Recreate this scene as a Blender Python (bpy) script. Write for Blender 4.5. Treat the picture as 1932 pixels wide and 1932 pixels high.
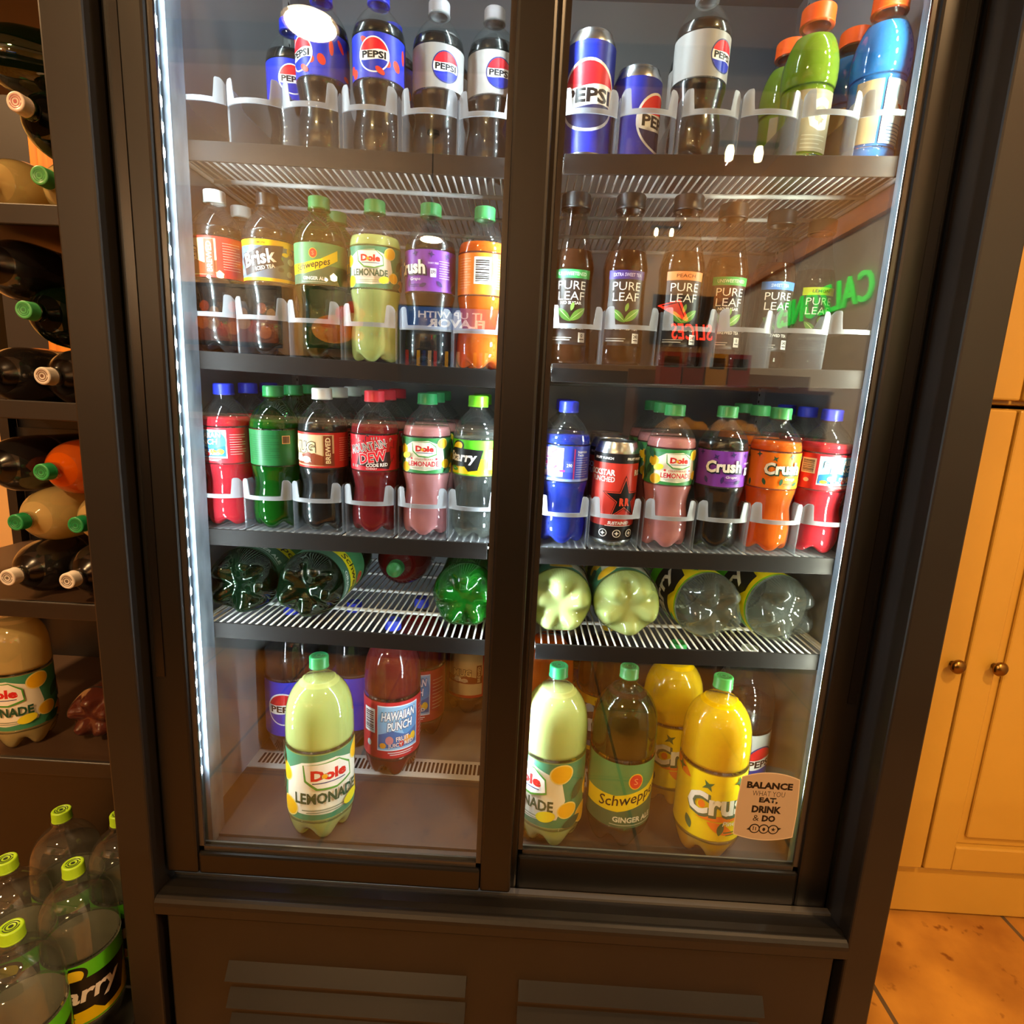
import bpy, bmesh, math, random
from mathutils import Vector, Matrix
random.seed(7)
for o in list(bpy.data.objects): bpy.data.objects.remove(o)
SC = bpy.context.scene
COL = SC.collection
PI = math.pi
rad = math.radians

# ---------------------------------------------------------------- camera, world, exposure
def make_camera():
    yaw, pitch, roll = rad(-1.067), rad(10.577), rad(2.774)
    f = Vector((math.sin(yaw)*math.cos(pitch), math.cos(yaw)*math.cos(pitch), -math.sin(pitch)))
    r = Vector((math.cos(yaw), -math.sin(yaw), 0)); u = r.cross(f)
    r2 = r*math.cos(roll) + u*math.sin(roll); u2 = -r*math.sin(roll) + u*math.cos(roll)
    cd = bpy.data.cameras.new('camera'); co = bpy.data.objects.new('camera', cd); COL.objects.link(co)
    m = Matrix((r2, u2, -f)).transposed().to_4x4(); m.translation = (0.005, -0.683, 1.139)
    co.matrix_world = m
    cd.sensor_fit = 'HORIZONTAL'; cd.sensor_width = 36; cd.lens = 1049.79/1932*36
    cd.clip_start = 0.02; cd.clip_end = 60
    SC.camera = co
make_camera()
w = bpy.data.worlds.new('world'); SC.world = w; w.use_nodes = True
w.node_tree.nodes['Background'].inputs[0].default_value = (1.0, 0.78, 0.55, 1)
w.node_tree.nodes['Background'].inputs[1].default_value = 0.05
SC.view_settings.view_transform = 'Standard'; SC.view_settings.look = 'None'
SC.view_settings.exposure = 0.0; SC.view_settings.gamma = 1.0; SC.view_settings.use_curve_mapping = False
cy = SC.cycles
cy.max_bounces = 10; cy.diffuse_bounces = 3; cy.glossy_bounces = 4; cy.transmission_bounces = 4
cy.transparent_max_bounces = 48; cy.sample_clamp_indirect = 3.0; cy.caustics_reflective = False; cy.caustics_refractive = False
cy.use_denoising = True
LED_GLOW = 620.0         # radiance of each led chip
LAMP_POWER = 52.0        # pendant lamps
LED_COOL = (0.80, 0.92, 1.0); LED_WARM = (0.96, 1.0, 0.84)
WARM = (1.0, 0.60, 0.27)

# ---------------------------------------------------------------- helpers
def lin(h):
    h = h.lstrip('#'); v = [int(h[i:i+2], 16)/255 for i in (0, 2, 4)]
    return tuple(((c+0.055)/1.055)**2.4 if c > 0.04045 else c/12.92 for c in v)
MATS = {}
def mat(key, col=None, rough=0.4, metal=0.0, spec=0.5, emit=0.0, coat=0.0, noise=None, bump=0.0):
    if key in MATS: return MATS[key]
    m = bpy.data.materials.new(key); m.use_nodes = True; MATS[key] = m
    nt = m.node_tree; b = nt.nodes['Principled BSDF']
    c = lin(col) if isinstance(col, str) else col
    b.inputs['Base Color'].default_value = (*c, 1); b.inputs['Roughness'].default_value = rough
    b.inputs['Metallic'].default_value = metal; b.inputs['Specular IOR Level'].default_value = spec
    b.inputs['Coat Weight'].default_value = coat
    if emit:
        b.inputs['Emission Color'].default_value = (*c, 1); b.inputs['Emission Strength'].default_value = emit
    if noise:                                     # (second colour, scale, stretch)
        tc = nt.nodes.new('ShaderNodeTexCoord'); mp = nt.nodes.new('ShaderNodeMapping'); nz = nt.nodes.new('ShaderNodeTexNoise')
        rp = nt.nodes.new('ShaderNodeValToRGB')
        mp.inputs['Scale'].default_value = noise[2]; nz.inputs['Scale'].default_value = noise[1]; nz.inputs['Detail'].default_value = 6
        rp.color_ramp.elements[0].position = 0.35; rp.color_ramp.elements[1].position = 0.68
        rp.color_ramp.elements[0].color = (*c, 1); rp.color_ramp.elements[1].color = (*lin(noise[0]), 1)
        nt.links.new(tc.outputs['Object'], mp.inputs[0]); nt.links.new(mp.outputs[0], nz.inputs['Vector'])
        nt.links.new(nz.outputs[0], rp.inputs[0]); nt.links.new(rp.outputs[0], b.inputs['Base Color'])
        if bump:
            bp = nt.nodes.new('ShaderNodeBump'); bp.inputs['Strength'].default_value = bump; bp.inputs['Distance'].default_value = 0.01
            nt.links.new(nz.outputs[0], bp.inputs['Height']); nt.links.new(bp.outputs[0], b.inputs['Normal'])
    return m
def clear(key, tint, ior=1.5, rough=0.03, body=0.0, bodycol='#ffffff'):
    """see-through sheet: tinted transparency with a fresnel gloss, optionally a little milky body"""
    if key in MATS: return MATS[key]
    m = bpy.data.materials.new(key); m.use_nodes = True; MATS[key] = m
    nt = m.node_tree; nt.nodes.clear(); N = nt.nodes.new
    out = N('ShaderNodeOutputMaterial'); tr = N('ShaderNodeBsdfTransparent'); gl = N('ShaderNodeBsdfGlossy'); fr = N('ShaderNodeFresnel'); mx = N('ShaderNodeMixShader')
    tr.inputs[0].default_value = (*(lin(tint)), 1); gl.inputs['Roughness'].default_value = rough; fr.inputs['IOR'].default_value = ior
    base = tr.outputs[0]
    if body:
        df = N('ShaderNodeBsdfDiffuse'); tl = N('ShaderNodeBsdfTranslucent'); a = N('ShaderNodeMixShader'); b2 = N('ShaderNodeMixShader')
        for n in (df, tl): n.inputs[0].default_value = (*lin(bodycol), 1)
        a.inputs[0].default_value = 0.4; nt.links.new(df.outputs[0], a.inputs[1]); nt.links.new(tl.outputs[0], a.inputs[2])
        b2.inputs[0].default_value = body; nt.links.new(tr.outputs[0], b2.inputs[1]); nt.links.new(a.outputs[0], b2.inputs[2]); base = b2.outputs[0]
    ge = N('ShaderNodeNewGeometry'); mu = N('ShaderNodeMath'); mu.operation = 'MULTIPLY'; iv = N('ShaderNodeMath'); iv.operation = 'SUBTRACT'; iv.inputs[0].default_value = 1.0
    nt.links.new(ge.outputs['Backfacing'], iv.inputs[1]); nt.links.new(fr.outputs[0], mu.inputs[0]); nt.links.new(iv.outputs[0], mu.inputs[1])
    nt.links.new(mu.outputs[0], mx.inputs[0]); nt.links.new(base, mx.inputs[1]); nt.links.new(gl.outputs[0], mx.inputs[2])
    nt.links.new(mx.outputs[0], out.inputs[0])
    return m
def lm(hexcol):                                   # printed label / plastic colours
    key = 'print_'+hexcol.lstrip('#')
    if key in MATS: return MATS[key]
    m = mat(key, hexcol, rough=0.38, spec=0.35); nt = m.node_tree; ge = nt.nodes.new('ShaderNodeNewGeometry'); mx = nt.nodes.new('ShaderNodeMix'); mx.data_type = 'RGBA'
    mx.inputs[6].default_value = (*lin(hexcol), 1); mx.inputs[7].default_value = (.55, .55, .53, 1)        # plain film on the reverse
    nt.links.new(ge.outputs['Backfacing'], mx.inputs[0]); nt.links.new(mx.outputs[2], nt.nodes['Principled BSDF'].inputs['Base Color'])
    return m

class MB:
    def __init__(s): s.bm = bmesh.new(); s.mi = 0; s.smooth = False
    def _mark(s, fs):
        for f in fs: f.material_index = s.mi; f.smooth = s.smooth
    def box(s, x0, x1, y0, y1, z0, z1):
        v = [s.bm.verts.new((x, y, z)) for z in (z0, z1) for y in (y0, y1) for x in (x0, x1)]
        s._mark([s.bm.faces.new([v[i] for i in q]) for q in ((0,2,3,1),(4,5,7,6),(0,1,5,4),(2,6,7,3),(0,4,6,2),(1,3,7,5))]); return s
    def prism(s, pts, a0, a1, axis='x'):          # closed outline extruded along an axis
        def P(p, a): return {'x': (a, p[0], p[1]), 'y': (p[0], a, p[1]), 'z': (p[0], p[1], a)}[axis]
        A = [s.bm.verts.new(P(p, a0)) for p in pts]; B = [s.bm.verts.new(P(p, a1)) for p in pts]
        n = len(pts); fs = [s.bm.faces.new(A), s.bm.faces.new(B[::-1])]
        fs += [s.bm.faces.new((A[i], B[i], B[(i+1) % n], A[(i+1) % n])) for i in range(n)]
        s._mark(fs); return s
    def tube(s, pts, r, seg=8):
        pts = [Vector(p) for p in pts]; rings = []
        for i, p in enumerate(pts):
            d = (pts[min(i+1, len(pts)-1)] - pts[max(i-1, 0)]).normalized()
            a = d.orthogonal().normalized() if i == 0 else (a - d*a.dot(d)).normalized()
            b = d.cross(a)
            rings.append([s.bm.verts.new(p + (a*math.cos(2*PI*k/seg) + b*math.sin(2*PI*k/seg))*r) for k in range(seg)])
        fs = [s.bm.faces.new((A[k], A[(k+1) % seg], B[(k+1) % seg], B[k])) for A, B in zip(rings, rings[1:]) for k in range(seg)]
        for f in fs: f.material_index = s.mi; f.smooth = True
        s._mark([s.bm.faces.new(rings[0][::-1]), s.bm.faces.new(rings[-1])]); return s
    def lathe(s, prof, seg=40, mod=None, c=(0, 0, 0)):
        rings = []
        for (r, z) in prof:
            if r < 1e-6: rings.append([s.bm.verts.new((c[0], c[1], c[2]+z))]); continue
            R = []
            for k in range(seg):
                t = 2*PI*k/seg; rr, zz = (r, z) if mod is None else mod(r, z, t)
                R.append(s.bm.verts.new((c[0]+rr*math.sin(t), c[1]-rr*math.cos(t), c[2]+zz)))
            rings.append(R)
        fs = []
        for A, B in zip(rings, rings[1:]):
            for k in range(seg):
                q = (k+1) % seg
                if len(A) == 1 and len(B) == 1: continue
                if len(A) == 1: fs.append(s.bm.faces.new((A[0], B[q], B[k])))
                elif len(B) == 1: fs.append(s.bm.faces.new((A[k], A[q], B[0])))
                else: fs.append(s.bm.faces.new((A[k], A[q], B[q], B[k])))
        for f in fs: f.material_index = s.mi; f.smooth = True
        return s
    def mesh(s, name, mats):
        me = bpy.data.meshes.new(name); s.bm.normal_update(); s.bm.to_mesh(me); s.bm.free()
        for m in mats: me.materials.append(m)
        return me
    def build(s, name, mats, parent=None, bevel=0.0, **kw):
        if not isinstance(mats, (list, tuple)): mats = [mats]
        o = link(name, s.mesh(name, mats), parent)
        if bevel:
            b = o.modifiers.new('bevel', 'BEVEL'); b.width = bevel; b.segments = 2; b.limit_method = 'ANGLE'
        return tag(o, **kw) if kw else o
def link(name, me, parent=None):
    o = bpy.data.objects.new(name, me); COL.objects.link(o)
    if parent is not None: o.parent = parent
    return o
def tag(o, label=None, cat=None, group=None, kind=None):
    if label: o['label'] = label
    if cat: o['category'] = cat
    if group: o['group'] = group
    if kind: o['kind'] = kind
    return o
def thing(name, label, cat, loc=(0, 0, 0), group=None, rot=(0, 0, 0)):
    o = bpy.data.objects.new(name, None); COL.objects.link(o); o.location = loc; o.rotation_euler = rot
    o.empty_display_size = 0.02
    return tag(o, label, cat, group)

# ---------------------------------------------------------------- printed artwork, drawn flat in millimetres and wrapped round its carrier
TXT = {}
def glyphs(s, bold=0.0):
    if (s, bold) in TXT: return TXT[s, bold]
    cu = bpy.data.curves.new('lettering', 'FONT'); cu.body = s; cu.size = 1; cu.offset = bold; cu.resolution_u = 2; cu.fill_mode = 'FRONT'
    ob = bpy.data.objects.new('lettering', cu); COL.objects.link(ob)
    me = bpy.data.meshes.new_from_object(ob.evaluated_get(bpy.context.evaluated_depsgraph_get()))
    V = [(v.co.x, v.co.y) for v in me.vertices]; F = [tuple(p.vertices) for p in me.polygons]
    bpy.data.objects.remove(ob); bpy.data.curves.remove(cu); bpy.data.meshes.remove(me)
    xs = [v[0] for v in V]; ys = [v[1] for v in V]
    TXT[s, bold] = (V, F, min(xs), max(xs), min(ys), max(ys)); return TXT[s, bold]
class Art:
    def __init__(s, eps=0.09): s.L = []; s.mats = []; s.eps = eps
    def _m(s, c):
        m = c if not isinstance(c, str) else lm(c)
        if m not in s.mats: s.mats.append(m)
        return s.mats.index(m)
    def poly(s, pts, c, up=1):
        if sum(a[0]*b[1]-b[0]*a[1] for a, b in zip(pts, pts[1:]+pts[:1])) < 0: pts = pts[::-1]
        bm = bmesh.new(); bm.faces.new([bm.verts.new((x, y, 0)) for x, y in pts]); s.L.append((bm, s._m(c), up)); return s
    def rect(s, x, y, w, h, c, rot=0, up=1):
        a = rad(rot); q = [(-w/2, -h/2), (w/2, -h/2), (w/2, h/2), (-w/2, h/2)]
        return s.poly([(x+p*math.cos(a)-t*math.sin(a), y+p*math.sin(a)+t*math.cos(a)) for p, t in q], c, up)
    def ell(s, x, y, rx, ry, c, rot=0, n=28, up=1, a0=0, a1=360):
        a = rad(rot); pts = []
        n2 = n if a1-a0 == 360 else n+1
        for k in range(n2):
            t = rad(a0+(a1-a0)*k/n); p, q = rx*math.cos(t), ry*math.sin(t); pts.append((x+p*math.cos(a)-q*math.sin(a), y+p*math.sin(a)+q*math.cos(a)))
        return s.poly(pts, c, up)
    def leaf(s, x, y, l, w, c, rot=0):
        a = rad(rot); pts = []
        for k in range(9): t = k/8; pts.append((l*(t-.5), w*.5*math.sin(PI*t)**.8))
        for k in range(1, 8): t = 1-k/8; pts.append((l*(t-.5), -w*.5*math.sin(PI*t)**.8))
        return s.poly([(x+p*math.cos(a)-q*math.sin(a), y+p*math.sin(a)+q*math.cos(a)) for p, q in pts], c)
    def star(s, x, y, R, r, c, n=5, rot=90):
        return s.poly([(x+(R if k % 2 == 0 else r)*math.cos(rad(rot+180*k/n)), y+(R if k % 2 == 0 else r)*math.sin(rad(rot+180*k/n))) for k in range(2*n)], c)
    def text(s, t, x, y, w, h, c, bold=0.0, shear=0.0, rot=0.0, up=1, arc=0.0):
        V, F, x0, x1, y0, y1 = glyphs(t, bold); bm = bmesh.new(); a = rad(rot); vs = []
        for (p, q) in V:
            p = ((p-x0)/(x1-x0)-.5)*w; q = ((q-y0)/(y1-y0)-.5)*h
            q += arc*(1-(2*p/w)**2); p += shear*q
            vs.append(bm.verts.new((x+p*math.cos(a)-q*math.sin(a), y+p*math.sin(a)+q*math.cos(a), 0)))
        for f in F:
            try: bm.faces.new([vs[i] for i in f])
            except ValueError: pass
        s.L.append((bm, s._m(c), up)); return s
    def outl(s, t, x, y, w, h, c, oc, g=0.035, bold=0.01, **k):        # lettering with a darker outline
        V0 = glyphs(t, bold); V1 = glyphs(t, bold+g)
        k1 = (V1[3]-V1[2])/(V0[3]-V0[2]); k2 = (V1[5]-V1[4])/(V0[5]-V0[4])
        s.text(t, x, y, w*k1, h*k2, oc, bold+g, **k); return s.text(t, x, y, w, h, c, bold, **k)
    def lines(s, x, y, w, n, dy, c, h=0.7):
        for k in range(n): s.rect(x-(0.12*w if k % 3 == 2 else 0), y-k*dy, w*(0.76 if k % 3 == 2 else 1), h, c, up=0 if k else 1)
        return s
    def globe(s, x, y, R, ring='#f4f4f4', blue='#1b2fae', word='PEPSI'):
        def seg(top):
            pts = []
            y0 = R*.30
            a = math.asin(y0/(R)); n = 16
            for k in range(n+1):
                t = a+(PI-2*a)*k/n; pts.append((R*math.cos(t), R*math.sin(t)))
            for k in range(1, 10):
                u = -math.cos(a)+2*math.cos(a)*k/10; pts.append((R*u, y0+R*.05*math.sin(u*PI)))
            return [(x+p, y+q) for p, q in pts] if top else [(x-p, y-q) for p, q in pts]
        s.ell(x, y, R*1.09, R*1.09, ring, n=36); s.ell(x, y, R, R, '#f3f1ee', n=36)
        s.poly(seg(True), '#d8202c'); s.poly(seg(False), blue, up=0)
        s.text(word, x, y, R*1.68, R*.44, '#141418', .035); return s
    def bars(s, x, y, w, h, rot=0):
        s.rect(x, y, w, h, '#f2f2ee'); rnd = random.Random(3); q = -h/2+h*.08; first = True
        while q < h/2-h*.1:
            b = rnd.choice((.018, .03, .05))*h; s.rect(x, y+q+b/2, w*.8, b, '#17171a', up=1 if first else 0); first = False; q += b+rnd.choice((.02, .035))*h
        return s
    def mesh(s, name, place, band=None, cut=4.0, vcut=0.0):
        """place(u, v, lift) -> xyz in metres; band = (colour, v0, v1, R) wraps right round first"""
        out = bmesh.new(); lay = 0
        if band:
            c, v0, v1, circ = band; mi = s._m(c); n = 72
            for vv0, vv1 in zip([v0+(v1-v0)*i/6 for i in range(6)], [v0+(v1-v0)*(i+1)/6 for i in range(6)]):
                A = [out.verts.new(place(circ*(k/n-.5), vv0, 0)) for k in range(n)]; B = [out.verts.new(place(circ*(k/n-.5), vv1, 0)) for k in range(n)]
                for k in range(n):
                    f = out.faces.new((A[k], A[(k+1) % n], B[(k+1) % n], B[k])); f.material_index = mi; f.smooth = True
        for bm, mi, up in s.L:
            lay += up
            bmesh.ops.triangulate(bm, faces=bm.faces[:])
            if cut:
                xs = [v.co.x for v in bm.verts]; k = math.ceil(min(xs)/cut)
                while k*cut < max(xs):
                    bmesh.ops.bisect_plane(bm, geom=bm.verts[:]+bm.edges[:]+bm.faces[:], plane_co=(k*cut, 0, 0), plane_no=(1, 0, 0)); k += 1
            if vcut:
                ys = [v.co.y for v in bm.verts]; k = math.ceil(min(ys)/vcut)
                while k*vcut < max(ys):
                    bmesh.ops.bisect_plane(bm, geom=bm.verts[:]+bm.edges[:]+bm.faces[:], plane_co=(0, k*vcut, 0), plane_no=(0, 1, 0)); k += 1
            mp = {v: out.verts.new(place(v.co.x, v.co.y, lay*s.eps)) for v in bm.verts}
            for f in bm.faces:
                try: g = out.faces.new([mp[v] for v in f.verts]); g.material_index = mi; g.smooth = True
                except ValueError: pass
            bm.free()
        me = bpy.data.meshes.new(name); out.to_mesh(me); out.free()
        for m in s.mats: me.materials.append(m)
        return me
def wrap(R, zc):                                   # millimetres -> a cylinder facing -y
    Rf = R if callable(R) else (lambda z: R)
    R0 = Rf(zc)
    def f(u, v, lift):
        a = u/R0; r = (Rf(zc+v)+0.25+lift)/1000
        return (r*math.sin(a), -r*math.cos(a), (zc+v)/1000)
    return f
# ---------------------------------------------------------------- the room
def tile_mat():
    m = mat('terracotta_tile', '#c88f38', rough=0.42, noise=('#905a20', 5.0, (1, 1, 1)), bump=0.15)
    nt = m.node_tree; b = nt.nodes['Principled BSDF']; base = b.inputs['Base Color'].links[0].from_socket
    tc = nt.nodes.new('ShaderNodeTexCoord'); mp = nt.nodes.new('ShaderNodeMapping'); br = nt.nodes.new('ShaderNodeTexBrick')
    mp.inputs['Location'].default_value = (0.058, -0.08, 0)
    br.offset = 0.0; br.inputs['Scale'].default_value = 1.0; br.inputs['Mortar Size'].default_value = 0.005
    br.inputs['Brick Width'].default_value = 0.42; br.inputs['Row Height'].default_value = 0.42
    br.inputs['Mortar'].default_value = (0.10, 0.065, 0.035, 1)
    nt.links.new(tc.outputs['Object'], mp.inputs[0]); nt.links.new(mp.outputs[0], br.inputs[0])
    nt.links.new(base, br.inputs['Color1']); nt.links.new(base, br.inputs['Color2']); nt.links.new(br.outputs[0], b.inputs['Base Color'])
    # dark pits
    nz = nt.nodes.new('ShaderNodeTexNoise'); nz.inputs['Scale'].default_value = 26; nz.inputs['Detail'].default_value = 3
    rp = nt.nodes.new('ShaderNodeValToRGB'); rp.color_ramp.elements[0].position = 0.62; rp.color_ramp.elements[1].position = 0.70
    rp.color_ramp.elements[1].color = (0.35, 0.2, 0.1, 1); rp.color_ramp.elements[0].color = (1, 1, 1, 1)
    mx = nt.nodes.new('ShaderNodeMix'); mx.data_type = 'RGBA'; mx.blend_type = 'MULTIPLY'; mx.inputs[0].default_value = 0.8
    nt.links.new(tc.outputs['Object'], nz.inputs['Vector']); nt.links.new(nz.outputs[0], rp.inputs[0])
    nt.links.new(br.outputs[0], mx.inputs[6]); nt.links.new(rp.outputs[0], mx.inputs[7]); nt.links.new(mx.outputs[2], b.inputs['Base Color'])
    return m
WOOD = mat('warm_wood', '#b8702c', rough=0.45, noise=('#7a4316', 3.0, (14, 14, 1.2)))
WOODX = mat('warm_wood_beam', '#e09448', rough=0.45, noise=('#b0682c', 3.0, (14, 1.2, 14)))
PLAST = mat('painted_wall', '#cfa872', rough=0.8, noise=('#c49c66', 2.0, (1, 1, 1)))
GREYW = mat('grey_wall', '#c2beb6', rough=0.8)
DARKC = mat('dark_ceiling', '#c2b6aa', rough=0.8)
def struct(name, m, *boxes):
    b = MB()
    for q in boxes: b.box(*q)
    return tag(b.build(name, m), kind='structure')
struct('floor', tile_mat(), (-4.2, 2.0, -5.6, 1.05, -0.05, 0))
struct('ceiling', DARKC, (-4.2, 2.0, -5.6, 1.05, 3.3, 3.35))
struct('wall_back', PLAST, (-4.2, 2.0, 1.05, 1.10, 0, 3.3))
struct('wall_front', PLAST, (-4.2, 2.0, -5.65, -5.6, 0, 3.3))
struct('wall_left', PLAST, (-4.25, -4.2, -5.6, 1.05, 0, 3.3))
struct('wall_right', GREYW, (2.0, 2.05, -5.6, 1.05, 0, 3.3))
struct('trim_1', WOODX, (1.955, 2.0, -5.55, 1.0, 2.33, 2.44))
struct('trim_2', mat('upper_plaster', '#c89a60', rough=0.8), (1.985, 2.0, -5.55, 1.0, 2.44, 3.3))
struct('trim_3', mat('dark_wainscot', '#38261a', rough=0.5), (-4.15, 1.95, -5.6, -5.56, 0, 1.60))
struct('trim_4', mat('dark_ceiling_beam', '#3a2b22', rough=0.6), (-4.15, 1.95, -3.1, -2.95, 3.15, 3.3))
# timber panelling with rails on the wall left of the cooler
b = MB(); b.box(-1.42, -1.335, 1.01, 1.05, 0, 2.8); b.box(-2.2, -1.42, 1.02, 1.05, 2.06, 2.10); b.box(-2.2, -1.42, 1.02, 1.05, 2.22, 2.4); b.box(-1.445, -1.42, 1.015, 1.05, 0, 2.05)
o = tag(b.build('trim_5', mat('orange_timber', '#dd8a2c', rough=0.4, noise=('#b5641a', 4.0, (12, 12, 1.0))), bevel=0.004), kind='structure')
struct('trim_6', mat('dark_gap', '#1c1410', rough=0.6), (-1.62, -1.445, 1.03, 1.05, 0, 2.05))
b = MB(); b.smooth = True
for z in (2.02, 1.88): b.lathe([(0, 0.004), (0.005, 0.003), (0.007, 0)], 12, c=(0, 0, z))
o = b.build('trim_7', mat('brass_rivet', '#d8a838', rough=0.3, metal=1.0)); o.rotation_euler = (PI/2, 0, 0); o.location = (-1.352, 1.009, 0)
tag(o, kind='structure')
for v in o.data.vertices: z = v.co.z; k = 2.02 if z > 1.95 else 1.88; v.co = (v.co.x, v.co.y+k, z-k)

# two pendant lamps show reflected in the door glass; two side ones are added
SHADE = mat('lamp_shade_copper', '#c86a24', rough=0.3, metal=0.6); SHIN = mat('lamp_shade_lining', '#fff2dc', rough=0.5)
BULB = mat('lit_bulb', (1.0, 0.80, 0.50), emit=28.0); BLACKM = mat('black_cord', '#141210', rough=0.5)
def pendant(x, y, z, label):
    t = thing('pendant_lamp', label, 'lamp', (x, y, z), 'pendant lamps down the room')
    b = MB(); b.lathe([(0.102, -0.05), (0.10, -0.02), (0.08, 0.05), (0.045, 0.10), (0.03, 0.14), (0.0, 0.14)], 40); b.mi = 1
    b.lathe([(0.0, 0.12), (0.03, 0.12), (0.043, 0.092), (0.082, 0.046), (0.097, -0.022), (0.102, -0.05)], 40); b.build('lamp_shade', [SHADE, SHIN], t)
    b = MB(); b.lathe([(0, -0.055), (0.045, -0.045), (0.072, -0.02), (0.08, 0.0), (0.06, 0.04), (0.03, 0.075), (0.02, 0.11), (0, 0.11)], 32); b.build('bulb', BULB, t)
    b = MB(); b.tube([(0, 0, 0.14), (0, 0, 3.26-z)], 0.006); b.build('cord', BLACKM, t)
    b = MB(); b.lathe([(0, 3.298-z), (0.05, 3.298-z), (0.05, 3.28-z), (0.02, 3.25-z), (0, 3.25-z)], 24); b.build('ceiling_rose', BLACKM, t)
    ld = bpy.data.lights.new('lamp_light', 'AREA'); ld.shape = 'DISK'; ld.size = 0.18; ld.energy = LAMP_POWER; ld.color = WARM
    lo = bpy.data.objects.new('lamp_light', ld); COL.objects.link(lo); lo.location = (0, 0, -0.052); lo.parent = t
pendant(-0.88, -1.6, 2.56, 'copper pendant lamp hanging nearest the cooler, reflected in the top of the left door')
pendant(-0.87, -4.2, 2.535, 'copper pendant lamp hanging further down the room, reflected small in the left door')
pendant(-1.95, 0.15, 2.62, 'added copper pendant lamp, out of view over the rack of bottles, left of the cooler')  # unseen lamp, added to light the rack and the timber behind it
pendant(1.15, -1.0, 2.75, 'added copper pendant lamp, out of view over the cabinets, to the right of the cooler')  # unseen lamp, added to light the cabinets
def spots(x, y, z, label):
    t = thing('spotlight_bar', label, 'light', (x, y, z))
    b = MB(); b.box(-0.16, 0.16, -0.015, 0.015, 0.0, 0.02); b.build('mounting_bar', BLACKM, t)
    for k in (-0.1, 0.06):
        b = MB(); b.lathe([(0, -0.075), (0.02, -0.07), (0.024, -0.03), (0.016, 0.0), (0, 0.0)], 20, c=(k, 0, 0)); h = b.build('spot_head', BULB, t)
        ld = bpy.data.lights.new('spot_light', 'AREA'); ld.shape = 'DISK'; ld.size = 0.04; ld.energy = 48; ld.color = (1, .74, .45)
        lo = bpy.data.objects.new('spot_light', ld); COL.objects.link(lo); lo.location = (k, 0, -.08); lo.rotation_euler = (0, rad(-52), 0); lo.parent = t
spots(1.15, -2.6, 2.62, 'two-headed spotlight bar hanging nearer the cooler, reflected on the rail of the top right shelf')
spots(1.35, -5.45, 3.05, 'two-headed spotlight bar high on the far wall, reflected in the right door')

# counter added across the aisle to darken the low reflections in the door glass
t = thing('added_counter', 'dark counter added across the aisle to darken low reflections in the door glass', 'counter', (-0.45, -1.95, 0))
b = MB(); b.box(-2.0, 2.0, -.36, .36, 0, 1.0); b.build('counter_base', mat('counter_black', '#12110f', rough=0.5), t, bevel=.005)
b = MB(); b.box(-2.03, 2.03, -.40, .40, 1.0, 1.035); b.build('counter_top', mat('counter_top_dark', '#1e1b19', rough=0.4), t, bevel=.004)
b = MB(); b.box(.95, 1.85, -.12, -.10, 1.035, 1.36); b.box(.95, 1.85, -.12, .14, 1.265, 1.28); b.box(.95, .965, -.10, .12, 1.035, 1.265); b.box(1.835, 1.85, -.10, .12, 1.035, 1.265); b.build('display_back', mat('display_timber', '#7a5228', rough=0.5), t)
for k, (x, c2, lb) in enumerate(((.66, '#a82a22', 'red snack box at the left end of the counter display, reflected in the right door'), (.765, '#8c2020', 'dark red snack box second along the counter display, reflected in the right door'), (.87, '#d8a028', 'yellow snack box on the counter display, reflected in the right door'), (.975, '#a01c28', 'crimson snack box at the right end of the counter display, reflected in the right door'))):
    b = MB(); b.box(x-.048, x+.048, -1.95, -1.85, 1.281, 1.43); b.mi = 1; b.box(x-.035, x+.035, -1.8505, -1.8495, 1.36, 1.41)
    b.build('snack_box', [mat('snack_'+c2[1:], c2, rough=.4), lm('#2c2420')], label=lb, cat='box', group='snack boxes on the counter')
for x, r, lb in ((.70, -8, 'shiny yellow snack bag lying at the left on the counter, reflected in the right door'), (.93, 12, 'shiny yellow snack bag lying at the right on the counter, reflected in the right door')):
    b = MB(); n = 16; rows = []
    for i in range(n+1):
        for j in range(n+1):
            u, v = i/n*2-1, j/n*2-1; h = .045*max(0, (1-u**4)*(1-v**4))**.6*(1+.18*math.sin(7*u+3*v))
            rows.append((b.bm.verts.new((u*.10, v*.075, .048+h)), b.bm.verts.new((u*.10, v*.075, .046-h*.95))))
    for i in range(n):
        for j in range(n):
            a, b1, c3, d1 = [rows[(i+p)*(n+1)+j+q] for p, q in ((0, 0), (1, 0), (1, 1), (0, 1))]; b.smooth = True
            b._mark([b.bm.faces.new((a[0], b1[0], c3[0], d1[0])), b.bm.faces.new((d1[1], c3[1], b1[1], a[1]))])
    o = b.build('snack_bag', mat('snack_foil', '#e0a818', rough=.25, metal=.3), label=lb, cat='bag', group='snack bags on the counter'); o.location = (x, -1.72, 1.036); o.rotation_euler = (0, 0, rad(r))

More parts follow.
